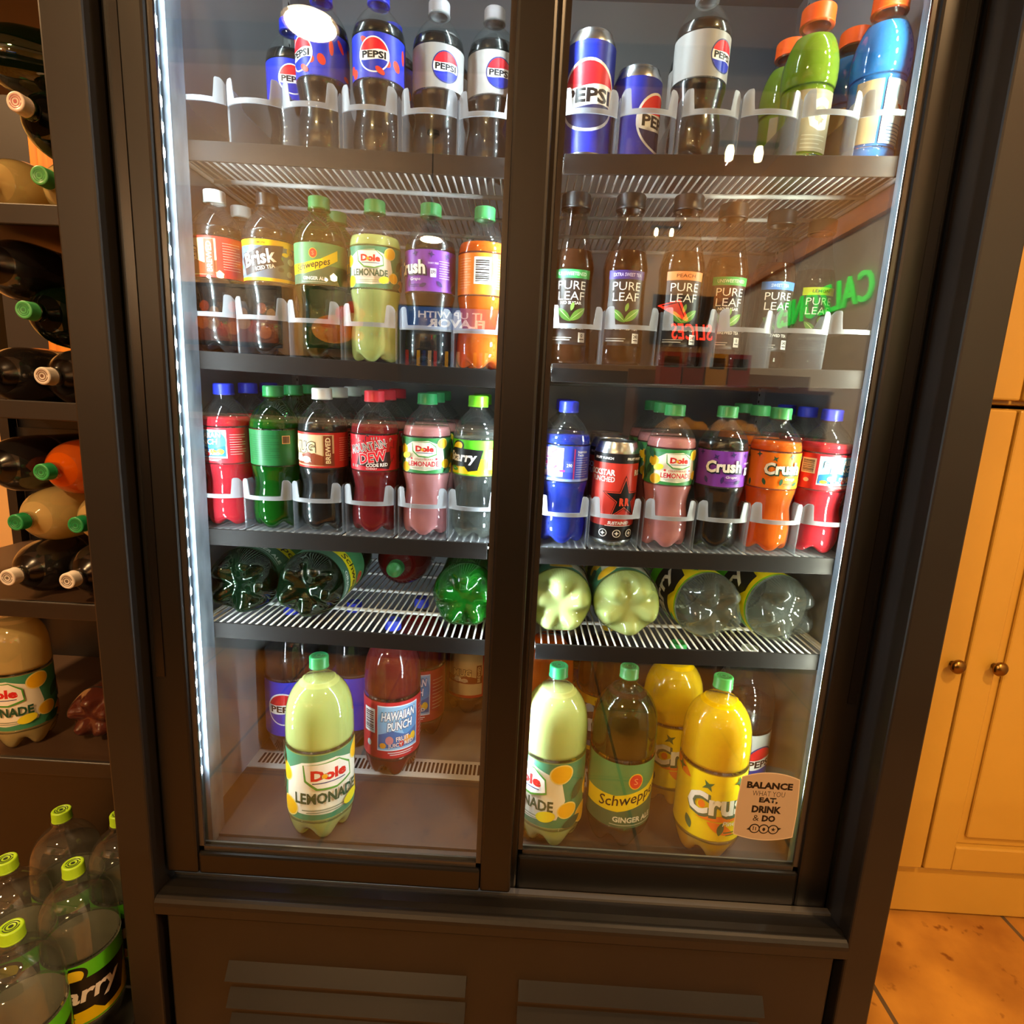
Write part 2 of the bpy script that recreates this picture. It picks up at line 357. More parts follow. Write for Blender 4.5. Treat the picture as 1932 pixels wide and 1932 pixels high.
# things on the far walls, seen mirrored in the door glass
def wall_art(A, name, parent, P): return link(name, A.mesh(name, P, cut=0), parent)
def facing_cooler(X, Y, Z): return lambda u, v, l: (X-u/1000, Y+l/1000+0.001, Z+v/1000)       # reads right way round from the cooler side
def framed(x, z, wd, ht, label, kind):
    t = thing('framed_picture', label, 'picture', (0, 0, 0), 'food pictures on the far wall')
    y = -5.555; b = MB(); q = 0.035
    b.box(x-wd/2-q, x+wd/2+q, y, y+0.03, z+ht/2, z+ht/2+q); b.box(x-wd/2-q, x+wd/2+q, y, y+0.03, z-ht/2-q, z-ht/2)
    b.box(x-wd/2-q, x-wd/2, y, y+0.03, z-ht/2, z+ht/2); b.box(x+wd/2, x+wd/2+q, y, y+0.03, z-ht/2, z+ht/2); b.build('frame', mat('dark_frame', '#1d1612', rough=0.4), t)
    A = Art(0.4); W, H = wd*1000, ht*1000
    if kind == 0:
        A.rect(0, 0, W, H, '#3c3028'); A.rect(0, -H*.22, W, H*.5, '#8a4a2a')
        for k in range(9): A.ell(W*(-.42+.1*k), H*(.05+.12*math.sin(k*2.1)), W*.05, H*.1, ['#c8a078', '#b4552c', '#5a4638'][k % 3])
        for k in range(7): A.ell(W*(-.35+.11*k), -H*(.2+.08*math.cos(k*1.7)), W*.07, H*.12, ['#d07a42', '#a8401f', '#c89a6a'][k % 3])
    else:
        A.rect(0, 0, W, H, '#4c4a3a'); A.ell(W*.1, -H*.2, W*.38, H*.26, '#d08a44')
        for p, q2, r, c in ((-.2, .2, .12, '#d84a20'), (-.32, .1, .1, '#e06a30'), (-.05, .1, .13, '#e8551f'), (-.25, -.05, .14, '#e89a50'), (-.12, -.22, .13, '#e0782c'), (.2, -.1, .12, '#c8602a'), (-.3, -.3, .1, '#e0682c'), (.12, -.3, .14, '#b86a30')): A.ell(W*p, H*q2, W*r, H*r, c)
        A.ell(-W*.2, H*.02, W*.09, H*.09, '#f0c890'); A.ell(-W*.1, -H*.02, W*.06, H*.06, '#d8a060')
    wall_art(A, 'canvas', t, facing_cooler(x, y+0.006, z))
    b = MB(); b.tube([(x, y, z+ht/2+.05), (x, y+.12, z+ht/2+.14), (x, y+.2, z+ht/2+.10)], 0.008); b.build('picture_light', mat('brass', '#c89a40', rough=0.3, metal=1), t)
    b = MB(); b.lathe([(0, -.03), (.03, -.02), (.035, .02), (0, .05)], 16, c=(x, y+.2, z+ht/2+.08)); b.build('bulb', BULB, t)
    ld = bpy.data.lights.new('picture_light_glow', 'POINT'); ld.energy = 95; ld.color = (1, .72, .42); ld.shadow_soft_size = 0.012
    lo = bpy.data.objects.new('picture_light_glow', ld); COL.objects.link(lo); lo.location = (x, y+.42, z+ht/2+.02); lo.parent = t
framed(-3.29, 1.99, 1.05, 0.58, 'wide framed food picture on the far wall, reflected at the left of the left door', 0)
framed(-2.09, 2.01, 0.66, 0.58, 'framed picture of tomatoes and pizza on the far wall, reflected in the left door', 1)
t = thing('drinks_cooler', 'drinks cooler with a blue header on the far wall, reflected in the left door', 'cooler', (-0.79, -5.2, 0))
b = MB(); b.box(-.52, .52, -.36, .3, 0, 2.08); b.build('cabinet_body', mat('far_cooler_black', '#15161a', rough=0.4), t, bevel=0.01)
b = MB(); b.box(-.5, .5, .3, .33, 1.86, 2.06); b.build('header_panel', mat('far_header_blue', '#1c56b0', rough=0.3, emit=1.6), t)
HW = mat('header_white', '#e8ecf4', emit=3.0); A = Art(0.5); A.text('IT UP WITH', 0, 30, 620, 62, HW, .02).text('FLAVOR', -60, -45, 560, 80, HW, .04); wall_art(A, 'lettering', t, facing_cooler(0, .332, 1.96))
A = Art(0.5); A.rect(0, 0, 960, 1600, '#20304e')
for k in range(16): A.rect(-420+56*k, 560, 34, 150, ['#c03028', '#d8d8d8', '#2048b0', '#e0c030', '#3a2a20'][k % 5], up=0 if k else 1)
wall_art(A, 'glass_door', t, facing_cooler(0, .305, 1.02))
def neon(name, label, word, size, place, col, strength, extra=None):
    cu = bpy.data.curves.new('neon', 'FONT'); cu.body = word; cu.size = 1; cu.fill_mode = 'BOTH'; cu.extrude = 0.03; cu.offset = 0.006; cu.space_character = 1.08; cu.resolution_u = 3; cu.shear = 0.25
    ob = bpy.data.objects.new('neon', cu); COL.objects.link(ob)
    me = bpy.data.meshes.new_from_object(ob.evaluated_get(bpy.context.evaluated_depsgraph_get())); bpy.data.objects.remove(ob)
    for v in me.vertices: v.co = place(v.co.x*size, v.co.y*size, v.co.z*size)
    me.materials.clear(); me.materials.append(mat(name+'_glow', col, emit=strength)); t = thing(name, label, 'sign', (0, 0, 0))
    link('tube_lettering', me, t)
    if extra: extra(t)
def slice_glow(t):
    b = MB(); b.tube([(1.68, -5.52, 2.16), (1.36, -5.52, 2.30), (1.58, -5.52, 2.36), (1.68, -5.52, 2.16)], 0.012); b.build('tube_slice', MATS['neon_sign_glow'], t)
    b = MB(); b.prism([(1.66, 2.17), (1.38, 2.29), (1.57, 2.34)], -5.545, -5.54, 'y'); b.build('slice_panel', mat('slice_panel_red', (0.8, 0.06, 0.02), emit=3.5), t)
    b = MB(); b.box(1.3, 1.95, -5.56, -5.55, 1.9, 2.42); b.build('backing_board', BLACKM, t)
neon('neon_sign', 'red neon slices sign on the far wall, reflected in the right door', 'SLICES', 155, lambda x, y, z: (1.98-x*.94/1000, -5.53+z/1000, 1.965+y*1.5/1000), (1.0, 0.03, 0.01), 14.0, slice_glow)
neon('light_up_sign', 'green glowing calzones lettering along the right wall, reflected in the right door', 'CALZONES', 240, lambda x, y, z: (1.985+z/1000, -2.64-x/1000, 1.87+y*1.1/1000), (0.03, 1.0, 0.10), 2.4)

# ---------------------------------------------------------------- cream cabinets right of the cooler
CREAM = mat('cream_cabinet', '#c0943a', rough=0.38, noise=('#b88c34', 3.0, (1, 1, 1)))
BRASS = mat('knob_bronze', '#8c6a34', rough=0.28, metal=1.0)
def cab_door(x0, x1, z0, z1, knob, t, y=0.48):
    b = MB(); fr = 0.062
    b.box(x0, x0+fr, y-.02, y, z0, z1); b.box(x1-fr, x1, y-.02, y, z0, z1); b.box(x0+fr, x1-fr, y-.02, y, z0, z0+fr); b.box(x0+fr, x1-fr, y-.02, y, z1-fr, z1)
    b.box(x0+fr, x1-fr, y-.008, y, z0+fr, z1-fr); q = fr+.022
    b.box(x0+q, x1-q, y-.016, y-.008, z0+q, z1-q)
    d = b.build('door', CREAM, t, bevel=0.005)
    if knob:
        k = MB(); k.lathe([(0, 0.026), (0.010, 0.025), (0.0155, 0.020), (0.0155, 0.016), (0.008, 0.011), (0.006, 0.0), (0, 0)], 24)
        o = k.build('knob', BRASS, d); o.location = (knob[0], y-.02, knob[1]); o.rotation_euler = (PI/2, 0, 0)
def cabinet(label, x0, x1, z0, z1, doors, base):
    t = thing('storage_cabinet', label, 'cabinet', (0, 0, 0), 'cream cabinets right of the cooler')
    b = MB(); b.box(x0, x1, 0.485, 1.04, z0, z1); b.build('carcass', CREAM, t, bevel=0.003)
    if base: b = MB(); b.box(x0, x1-.05, 0.475, 1.0, 0.006, z0); b.build('plinth', CREAM, t, bevel=0.003)
    for d in doors: cab_door(*d, t)
cabinet('cream lower cabinet with bronze round knobs standing right of the cooler', 0.60, 1.40, 0.125, 1.185, [(0.605, 0.972, 0.135, 1.182, (0.945, 0.645)), (0.978, 1.39, 0.135, 1.182, (1.033, 0.645))], True)
cabinet('cream upper cabinet standing on the lower one, right of the cooler', 0.60, 1.40, 1.192, 2.25, [(0.605, 0.972, 1.20, 2.2, None), (0.978, 1.39, 1.20, 2.2, None)], False)

# ---------------------------------------------------------------- the glass-door cooler
BLK = mat('black_enamel', '#161412', rough=0.40, spec=0.35, noise=('#1b1917', 6.0, (1, 1, 1)))
BLK2 = mat('black_door_frame', '#0e0d0c', rough=0.34, spec=0.35)
LINER = mat('liner_grey', '#88878d', rough=0.55); GALV = mat('galvanised_liner', '#545c66', rough=0.4, noise=('#8c98a6', 22.0, (1, 1, 0.35)))
FLOORM = mat('liner_floor', '#4e4742', rough=0.4, noise=('#433d39', 3.0, (1, 1, 1)))
WHITEC = mat('white_wire_coating', '#dcdad6', rough=0.4); RAILM = mat('price_rail', '#1d1917', rough=0.6, spec=0.12)
STEEL = mat('door_bead', '#8d8a86', rough=0.3, metal=0.8)
cool = thing('glass_door_cooler', 'tall black drinks cooler with two sliding glass doors and lit shelves', 'cooler', (0, 0, 0))
b = MB()
for s in (-1, 1):
    x0, x1 = sorted((s*0.5525, s*0.503)); b.box(x0, x1, 0, 0.06, 0.03, 2.0)
    x0, x1 = sorted((s*0.5525, s*0.512)); b.box(x0, x1, 0.06, 0.72, 0.03, 2.0)
b.box(-0.503, 0.503, 0.0, 0.12, 1.93, 2.0); b.box(-0.512, 0.512, 0.66, 0.72, 0.03, 2.0); b.box(-0.512, 0.512, 0.12, 0.66, 1.96, 2.0)
b.box(-0.5525, 0.5525, 0.04, 0.66, 0.03, 0.37)
for s in (-1, 1): b.box(s*.5-.02, s*.5+.02, .05, .09, 0, .03); b.box(s*.5-.02, s*.5+.02, .62, .66, 0, .03)
b.build('outer_case', BLK, cool, bevel=0.003)
b = MB()                                            # rounded sill under the doors
pts = [(0.10, 0.385), (0.10, 0.402), (0.055, 0.404), (0.02, 0.412)] + [(0.006+0.010*math.cos(a), 0.400+0.012*math.sin(a)) for a in (1.2, 1.7, 2.2, 2.7, 3.14)] + [(-0.004, 0.386)]
b.prism(pts, -0.503, 0.503, 'x'); b.build('door_sill', BLK, cool, bevel=0.001)
b = MB(); b.box(-0.49, 0.49, 0.004, 0.04, 0.05, 0.380); gp = b.build('grille_panel', BLK, cool, bevel=0.003)
for bank in ((-0.40, -0.042), (0.036, 0.396)):
    for k in range(5):
        z = 0.296-0.048*k; b = MB()
        b.prism([(0.005, z+.010), (-0.011, z-.012), (-0.011, z-.015), (0.005, z-.010)], bank[0], bank[1], 'x'); b.build('louvre', BLK, cool)
b = MB(); b.box(-0.512, -0.500, 0.10, 0.62, 0.42, 1.96); b.box(0.500, 0.512, 0.10, 0.62, 0.42, 1.96); b.box(-0.5, 0.5, 0.60, 0.62, 0.42, 1.96); b.box(-0.5, 0.5, 0.12, 0.60, 1.945, 1.96); b.build('liner', LINER, cool)
b = MB(); b.box(-0.503, -0.462, 0.084, 0.118, 0.43, 1.93); b.build('corner_channel', GALV, cool)
b = MB(); b.box(0.466, 0.503, 0.104, 0.118, 0.43, 1.93); b.build('corner_channel', GALV, cool)
b = MB(); b.box(-0.5, 0.5, 0.10, 0.60, 0.42, 0.435); b.box(-0.503, 0.503, 0.085, 0.10, 0.385, 0.43); b.build('floor_panel', FLOORM, cool)
b = MB(); b.box(-0.5, 0.5, 0.268, 0.322, 0.4352, 0.4372); vp = b.build('vent_strip', mat('vent_white', '#cfcac2', rough=0.4), cool)
b = MB()
for k in range(118): x = -0.485+k*0.00825; b.box(x, x+.0045, 0.281, 0.312, 0.4372, 0.4376)
b.build('vent_slots', mat('vent_dark', '#120f0e', rough=0.6), vp)
b = MB(); b.box(-0.5, 0.5, 0.322, 0.60, 0.4352, 0.4368); b.build('rear_floor_plate', mat('rear_floor_grey', '#7c7976', rough=0.5), cool)
# slotted shelf standards
for x in (-0.4953, 0.4953, -0.020, 0.020):
    for y in ((0.135, 0.52) if abs(x) > .1 else (0.122,)):
        b = MB(); b.box(x-.0044, x+.0044, y, y+.014, 0.44, 1.93); b.mi = 1; s = 1 if x < 0 else -1
        for k in range(104):
            z = 0.46+k*.0140
            b.box(x-.0046, x+.0046, y+.004, y+.010, z, z+.005)
        b.build('shelf_standard', [mat('standard_white', '#d4d4d6', rough=0.35, metal=0.3), mat('vent_dark')], cool)
b = MB(); b.box(-0.030, 0.026, 0.137, 0.150, 0.44, 1.93); b.build('centre_pillar', mat('centre_pillar_white', '#c9c2b8', rough=0.4), cool)
# led strips: clear-fronted holders with a row of bright chips
def led_strip(x, y, face, col, name):
    d = Vector((math.cos(face), math.sin(face), 0)); n = Vector((-d.y, d.x, 0)); p = Vector((x, y, 0))
    b = MB(); h = [p-d*.006+n*.010, p-d*.006-n*.010, p-d*.0012-n*.010, p-d*.0012+n*.010]
    b.prism([(q.x, q.y) for q in h], 0.56, 1.92, 'z'); t = b.build('led_strip', mat('led_holder', '#8f98a2', rough=0.35), cool)
    b = MB()
    for k in range(48):
        z = 0.575+k*.0285; v = [b.bm.verts.new(p+n*s*.0038+Vector((0, 0, z+q*.0045))) for s, q in ((1, -1), (-1, -1), (-1, 1), (1, 1))]
        b.bm.faces.new(v)
    b.build('led_chips', mat('led_glow_'+name, col, emit=LED_GLOW), t)
led_strip(-0.4615, 0.066, rad(28), LED_COOL, 'cool')
led_strip(0.468, 0.095, rad(150), LED_WARM, 'warm')
led_strip(-0.014, 0.108, rad(138), LED_COOL, 'left_centre')
led_strip(0.010, 0.108, rad(42), LED_COOL, 'right_centre')
GLASS = clear('door_glass', '#fafcfb', ior=1.72, rough=0.0)
def sliding_door(x0, x1, y0, y1, z0, z1, gx0, gx1, gz0, handle):
    b = MB(); g1 = z1-.05
    b.box(x0, gx0, y0, y1, z0, z1); b.box(gx1, x1, y0, y1, z0, z1); b.box(gx0, gx1, y0, y1, z0, gz0); b.box(gx0, gx1, y0, y1, g1, z1)
    d = b.build('sliding_door', BLK2, cool, bevel=0.004)
    b = MB(); e = .007                              # inner bead round the glass
    for (a0, a1, c0, c1) in ((gx0, gx0+e, gz0, g1), (gx1-e, gx1, gz0, g1), (gx0, gx1, gz0, gz0+e), (gx0, gx1, g1-e, g1)): b.box(a0, a1, y0+.006, y0+.010, c0, c1)
    b.build('glazing_bead', mat('glazing_gasket', '#2a2725', rough=0.25), d)
    b = MB(); b.box(gx0, gx1, y1-.006, y1-.003, gz0-.006, gz0+.004); b.build('spacer_bar', STEEL, d)
    for yy in (y0+.012, y1-.005): b = MB(); b.box(gx0-.002, gx1+.002, yy, yy+.0025, gz0-.002, g1+.002); b.build('glass_pane', GLASS, d)
    b = MB(); hx = handle; b.box(hx-.006, hx+.006, y0-.0015, y0, 0.75, 1.75); b.build('finger_pull', mat('pull_black', '#0b0a0a', rough=0.25), d)
sliding_door(-0.498, 0.016, 0.022, 0.046, 0.434, 1.93, -0.449, -0.0295, 0.470, -0.484)
sliding_door(-0.034, 0.500, 0.058, 0.082, 0.404, 1.93, 0.0255, 0.4525, 0.4655, 0.486)
b = MB(); b.box(-0.503, 0.503, 0.047, 0.057, 0.402, 0.41); b.build('door_track', STEEL, cool)
# wire shelves
def wire_shelf(x0, x1, za, zb, rail, flip=False):
    t = thing('wire_shelf', None, None, (0, 0, 0)); t.parent = cool
    zf = lambda x: za+(zb-za)*(x-x0)/(x1-x0)
    b = MB(); n = int((x1-x0)/.0116)
    for k in range(n+1):
        x = x0+.004+(x1-x0-.008)*k/n; b.tube([(x, .129, zf(x)-.004), (x, .545, zf(x)-.004)], .0015, 5)
    for y in (.129, .236, .340, .445, .545): b.tube([(x0, y, za-.0085), (x1, y, zb-.0085)], .0033 if y > .13 else .002, 8)
    for x in (x0+.003, x1-.003): b.tube([(x, .125, zf(x)-.009), (x, .555, zf(x)-.009)], .003, 8)
    b.build('wire_grid', WHITEC, t)
    r0, r1 = rail; b = MB(); v = []
    for x in (r0, r1):
        z = zf(x); v.append([b.bm.verts.new(p) for p in ((x, .1185, z-.024), (x, .1225, z-.024), (x, .1225, z+.001), (x, .1185, z+.001))])
    b.bm.faces.new(v[0]); b.bm.faces.new(v[1][::-1])
    for k in range(4): b.bm.faces.new((v[0][k], v[1][k], v[1][(k+1) % 4], v[0][(k+1) % 4]))
    b.bm.normal_update(); bmesh.ops.recalc_face_normals(b.bm, faces=b.bm.faces[:]); b.build('price_rail', RAILM, t, bevel=.001)
    for x, s in ((x0, -1), (x1, 1)):
        z = zf(x); b = MB(); b.box(x-.012 if s < 0 else x-.004, x+.004 if s < 0 else x+.012, .112, .132, z-.016, z-.007)
        if abs(x) > .2: b.tube([(x+s*.004, .12, z-.016), (x-s*.014, .12, z-.030), (x-s*.016, .12, z-.036), (x+s*.006, .125, z-.045)], .0013, 6)
        b.build('shelf_clip', mat('clip_white', '#c4c6c6', rough=0.4), t)
SH = {'1L': (1.467, 1.460), '1R': (1.468, 1.481), '2L': (1.197, 1.189), '2R': (1.202, 1.212), '3L': (.939, .939), '3R': (.937, .944), '4L': (.791, .786), '4R': (.785, .793)}
def sz(s, x):
    if s == '0': return .4352 if x is None else .4353
    a, b2 = SH[s]; x0 = -.475 if s[1] == 'L' else .037
    return a+(b2-a)*(x-x0)/.436
for s in SH:
    x0, x1 = (-.498, -.034) if s[1] == 'L' else (.030, .498)
    rail = {'1L': (-.474, -.036), '2L': (-.470, -.036), '3L': (-.497, -.044), '4L': (-.474, -.040), '1R': (.036, .476), '2R': (.036, .478), '3R': (.030, .474), '4R': (.036, .470)}[s]
    wire_shelf(x0, x1, sz(s, x0), sz(s, x1), rail)
# ---------------------------------------------------------------- bottles and cans (profiles in millimetres)
def dome(pts): return pts
FORM = {
 'soda': dict(body=[(0, 9), (9, 7.5), (19, 3), (27, 0.4), (32.6, 3), (35.2, 9), (36.2, 18), (36.2, 34), (35, 47), (32.6, 60), (32.0, 68), (32.8, 76), (35, 87), (36, 92), (36, 98), (35.6, 99), (35.6, 149), (36, 150), (35.7, 156), (33.8, 164), (30, 172), (25, 179.5), (19.5, 185.5), (15, 189.5), (13, 192.5), (12.6, 195), (15.6, 196), (15.6, 198), (12.6, 199)], cap=(196.5, 213, 14.6), label=(98, 150, 35.7), petal=(5, 32), fill=165),
 'big': dict(body=[(0, 16), (12, 13), (26, 5), (35, 0.4), (42, 5), (47, 15), (51, 29), (53.2, 41), (53.6, 44), (53.6, 47), (53.0, 48), (53.0, 161), (53.6, 162), (53.6, 185), (52.9, 205), (51, 222), (47.3, 236), (42, 247), (35, 256.5), (27.5, 263.5), (20.5, 268.5), (15.6, 272), (13.4, 276), (13.2, 281), (16.2, 282), (16.2, 284), (13, 285)], cap=(284, 303, 14.8), label=(48, 161, 53.1), petal=(5, 58), fill=266),
 'tea': dict(body=[(0, 4), (20, 3), (28, 0.4), (31.5, 2), (33.5, 7), (33.5, 22), (32.6, 45), (31.2, 75), (30.6, 95), (30.8, 115), (31.6, 126), (31.2, 133), (29, 143), (26, 154), (22.8, 166), (19.8, 178), (17.6, 190), (16.6, 199), (18.6, 200.5), (18.6, 203), (16.6, 204)], cap=(203, 222, 20), label=(20, 129, lambda z: 33.5-2.95*min(1, max(0, (z-18)/72.0)) if z < 95 else 30.6+1.0*max(0, (z-98)/30)), petal=None, fill=150),
 'sport': dict(body=[(0, 5), (20, 3), (29, 0.4), (33.5, 3), (35, 12), (35, 20), (33.6, 22), (33.6, 100), (34, 104), (36, 112), (36.6, 122), (35.8, 136), (33, 150), (28.5, 162), (23.5, 171), (19.5, 177), (18, 181), (21, 183), (21, 185), (18, 186)], cap=(185, 206, 21.5), label=(23, 99, 33.8), petal=None, fill=168),
 'can': dict(body=[(0, 5), (20, 4), (24.5, 0.5), (27, 0.4), (31.5, 6), (33, 10), (33, 140), (32.2, 145), (28.6, 153.5), (27.6, 155.5), (27.4, 157), (26.4, 157.6), (25.2, 157), (24.6, 153), (0, 152.4)], cap=None, label=(11, 141, 33.05), petal=None, fill=0),
 'shortcan': dict(body=[(0, 5), (20, 4), (24.5, 0.5), (27, 0.4), (31.5, 6), (33, 10), (33, 105), (32.2, 110), (28.6, 118.5), (27.6, 120.5), (27.4, 122), (26.4, 122.6), (25.2, 122), (24.6, 118), (0, 117.4)], cap=None, label=(11, 106, 33.05), petal=None, fill=0),
}
def petal_mod(n, h, s=1.0):
    def f(r, z, t):
        v = (0.5-0.5*math.cos(n*t))**1.6; k = max(0.0, 1-z/h)**2.2
        if r < 10*s: return r, z
        return r*(1-(0.05 if s == 1 else 0.08)*v*k), z+v*k*((10 if s == 1 else 22))*min(1, (r-8*s)/(18*s))
    return f
MESH = {}
def cached(key, fn):
    if key not in MESH: MESH[key] = fn()
    return MESH[key]
def smooth_prof(p, sub=2):
    out = []
    for i in range(len(p)-1):
        p0, p1, p2, p3 = p[max(i-1, 0)], p[i], p[i+1], p[min(i+2, len(p)-1)]
        for k in range(sub):
            t = k/sub; q = []
            for a in (0, 1): q.append(0.5*(2*p1[a]+(p2[a]-p0[a])*t+(2*p0[a]-5*p1[a]+4*p2[a]-p3[a])*t*t+(3*p1[a]-p0[a]-3*p2[a]+p3[a])*t**3))
            out.append((max(q[0], 0), q[1]) if p1[0] > 0 or k else (0, p1[1]))
    return out+[p[-1]]
def lathe_mesh(name, prof, m, seg=50, mod=None):
    b = MB(); b.lathe(prof, seg, mod)
    for v in b.bm.verts: v.co *= .001
    return b.mesh(name, m if isinstance(m, list) else [m])
def shell_mesh(form, tint):
    F = FORM[form]
    def mk():
        p = F['body'] if form.endswith('can') else smooth_prof(F['body'])
        mod = petal_mod(*F['petal'], s=1.5 if form == 'big' else 1.0) if F['petal'] else None
        return lathe_mesh('bottle_body', p, tint, 60, mod)
    return cached(('shell', form, tint.name), mk)
def liquid_mesh(form, m, fill):
    F = FORM[form]; fill = fill or F['fill']
    def mk():
        p = [q for q in smooth_prof(F['body']) if q[1] < fill or q[0] < 30 and q[1] < 20]; r_end = p[-1][0]
        p = [(max(r-0.9, 0), z+0.9) for r, z in p]+[(max(r_end-1.2, 2), fill), (0, fill)]
        mod = petal_mod(*F['petal'], s=1.5 if form == 'big' else 1.0) if F['petal'] else None
        return lathe_mesh('drink', p, m, 60, mod)
    return cached(('liq', form, m.name, fill), mk)
def cap_mesh(form, col, mark):
    z0, z1, R = FORM[form]['cap']
    def mk():
        n = 120
        def mod(r, z, t): return (r-(0.45 if (round(t*n/(2*PI)) % 2) else 0) if z0+2.5 < z < z1-1.6 and r > R*.93 else r, z)
        b = MB(); b.lathe([(R*.8, z0), (R, z0), (R+.35, z0+.3), (R+.35, z0+2.0), (R, z0+2.3), (R, z0+2.6), (R, z1-1.7), (R-.9, z1-.4), (R-2.2, z1), (R*.72, z1), (R*.70, z1-.35), (0, z1-.35)], n, mod)
        if mark:                                   # printed rings on the lid
            b.mi = 1; q = z1+.1
            for r0, r1, a0, a1 in ((R*.58, R*.66, 10, 170), (R*.58, R*.66, 190, 350), (R*.38, R*.47, 0, 360), (0.0, R*.2, 0, 360)):
                m2 = 24; A = []; B = []
                for k in range(m2+1):
                    t = rad(a0+(a1-a0)*k/m2); A.append(b.bm.verts.new((r0*math.cos(t), r0*math.sin(t), q))); B.append(b.bm.verts.new((r1*math.cos(t), r1*math.sin(t), q)))
                for k in range(m2):
                    f = b.bm.faces.new((A[k], B[k], B[k+1], A[k+1])); f.material_index = 1
        for v in b.bm.verts: v.co *= .001
        return b.mesh('cap', [mat('cap_'+col.lstrip('#'), col, rough=0.36, spec=0.45), mat('cap_print_'+mark.lstrip('#'), mark) if mark else mat('vent_dark')])
    return cached(('cap', form, col, mark), mk)

# ---- label artwork; every function draws on an Art sheet whose origin is the middle of the front
def art_cola(A, H, base):
    blue = '#1b2fae'
    if base == 'silver': A.globe(16, -1, 17.5 if H < 80 else 30, ring='#22306a')
    elif base == 'bigsilver':
        for k in range(60): A.ell(-60+(k % 12)*5, -40+(k//12)*6, 1.2, 1.2, '#c2c6c8', n=8, up=0 if k else 1)
        A.globe(22, 0, 31, ring='#22306a')
    elif base == 'blue': A.globe(14 if H < 80 else 24, 0, 18 if H < 80 else 31)
    else:
        r = random.Random(5)
        for k in range(15):
            x, y = -85+k*12+r.uniform(-4, 4), r.uniform(-20, 20); A.ell(x, y, r.uniform(3, 5.5), r.uniform(5, 9), '#e0402c', r.uniform(0, 90), up=0 if k else 1)
        A.globe(2, 0, 19)
        A.ell(10, -18, 7, 3.5, '#e0402c', -35)
def art_hawaii(A, H, base):
    k = H/52; q = k if k < 1.5 else 1.22
    A.rect(0, 2*k, 66*q, H*.80, '#e9eef4').rect(0, 2*k, 64*q, H*.76, '#8fc0e6')
    A.ell(18*q, 6*k, 14*q, 14*k, '#4a94cc'); A.poly([(-31*q, -4*k), (-10*q, 0), (12*q, -5*k), (31*q, 0), (31*q, -16*k), (-31*q, -16*k)], '#2d6aa8')
    A.ell(-14*q, -9*k, 6*q, 4*k, '#e08a8a').ell(14*q, -10*k, 6*q, 3.6*k, '#f0a030', up=0).ell(-24*q, -14*k, 5*q, 2.6*k, '#f0a030', up=0).ell(4*q, -13*k, 4*q, 3*k, '#d83028').ell(24*q, -9*k, 5*q, 4*k, '#f0c030', up=0)
    A.outl('HAWAIIAN', 0, 14*k, 52*q, 8*k, '#fbfbfb', '#252a48', g=.05, bold=.03, shear=.15, rot=5).outl('PUNCH', 2*q, 4.5*k, 38*q, 8*k, '#fbfbfb', '#252a48', g=.05, bold=.03, shear=.15, rot=5)
    A.outl('FRUIT', 6*q, -8*k, 20*q, 4.4*k, '#fdf2e4', '#8a1818', rot=4).outl('JUICY RED', 4*q, -13.6*k, 40*q, 4.6*k, '#fdf2e4', '#8a1818', rot=4); A.rect(4*q, -20.5*k, 40*q, .8*k, '#f4e4e0').rect(4*q, -22.4*k, 34*q, .6*k, '#f4e4e0', up=0)
    A.bars(-47*q, 8*k, 21*q, 22*k); A.lines(48*q, 16*k, 22*q, 9, 3.6*k, '#f6c8c0', h=.6*k); A.ell(-47*q, -13*k, 4*q, 3*k, '#e4ece8')
def art_green_back(A, H, base):
    A.lines(-6, 18, 52, 12, 3.2, '#123f20', h=.5); A.rect(30, 12, 12, 12, '#d8a878').rect(30, 12, 10, 10, '#6a4a34')
def art_mug(A, H, base):
    A.rect(0, 0, 240, H, '#b8322a'); A.rect(0, 0, 240, H*.9, '#c0a078', up=1) if False else None
    A.rect(-6, 0, 84, H*.88, '#d8bc90'); A.poly([(-48, -20), (36, -23), (36, -4), (20, -8), (0, -2), (-20, -9), (-48, -4)], '#8a3e20'); A.ell(-22, -12, 9, 6, '#f2ead8').ell(-6, -14, 8, 5, '#e8d0b0', up=0)
    A.outl('MUG', -12, 4, 42, 17, '#f0d8a0', '#2c1610', g=.05, bold=.03); A.outl('ROOT', -28, -15, 18, 5, '#f6ecd8', '#7a2018').outl('BEER', -6, -15, 18, 5, '#f6ecd8', '#7a2018')
    A.rect(27, 0, 12, 44, '#7a3a20'); A.text('BREWED', 27, 0, 38, 7, '#e8cf9c', .02, rot=90); A.lines(56, 18, 24, 11, 3.3, '#f0b8a8', h=.5)
def art_codered(A, H, base):
    for x, y, a, c in ((-30, 18, 40, '#2a2226'), (-18, 21, -50, '#7ac0b8'), (-4, 21, 55, '#30282c'), (10, 22, 10, '#8ccac0'), (-36, -6, 70, '#f0e8e4'), (32, 4, 60, '#5a1a20'), (38, -8, 45, '#2c2024'), (30, 18, 30, '#e8e0dc'), (-24, -20, 0, '#70b4ac'), (40, 12, 80, '#801c22')): A.rect(x, y, 12, 4, c, rot=a, up=0)
    A.poly([(-20, -18), (30, -24), (34, -14), (32, 2), (-16, -4)], '#3a1418')
    A.outl('MOUNTAIN', -3, 9, 56, 12, '#242428', '#f4f0ee', g=.045, bold=.0, rot=12, shear=-.1); A.outl('DEW', 6, -6, 40, 15, '#e02030', '#f0ece8', g=.035, bold=.035, rot=10, shear=.1)
    A.text('CODE RED', 12, -17.5, 32, 5.2, '#f4f0ee', .03, rot=3).text('CHERRY', 4, -23, 16, 2.6, '#f4f0ee')
def citrus(A, x, y, r, rot=0, c='#f0b428'):
    A.ell(x, y, r, r*.86, '#f2d878', rot).ell(x, y, r*.88, r*.75, c, rot)
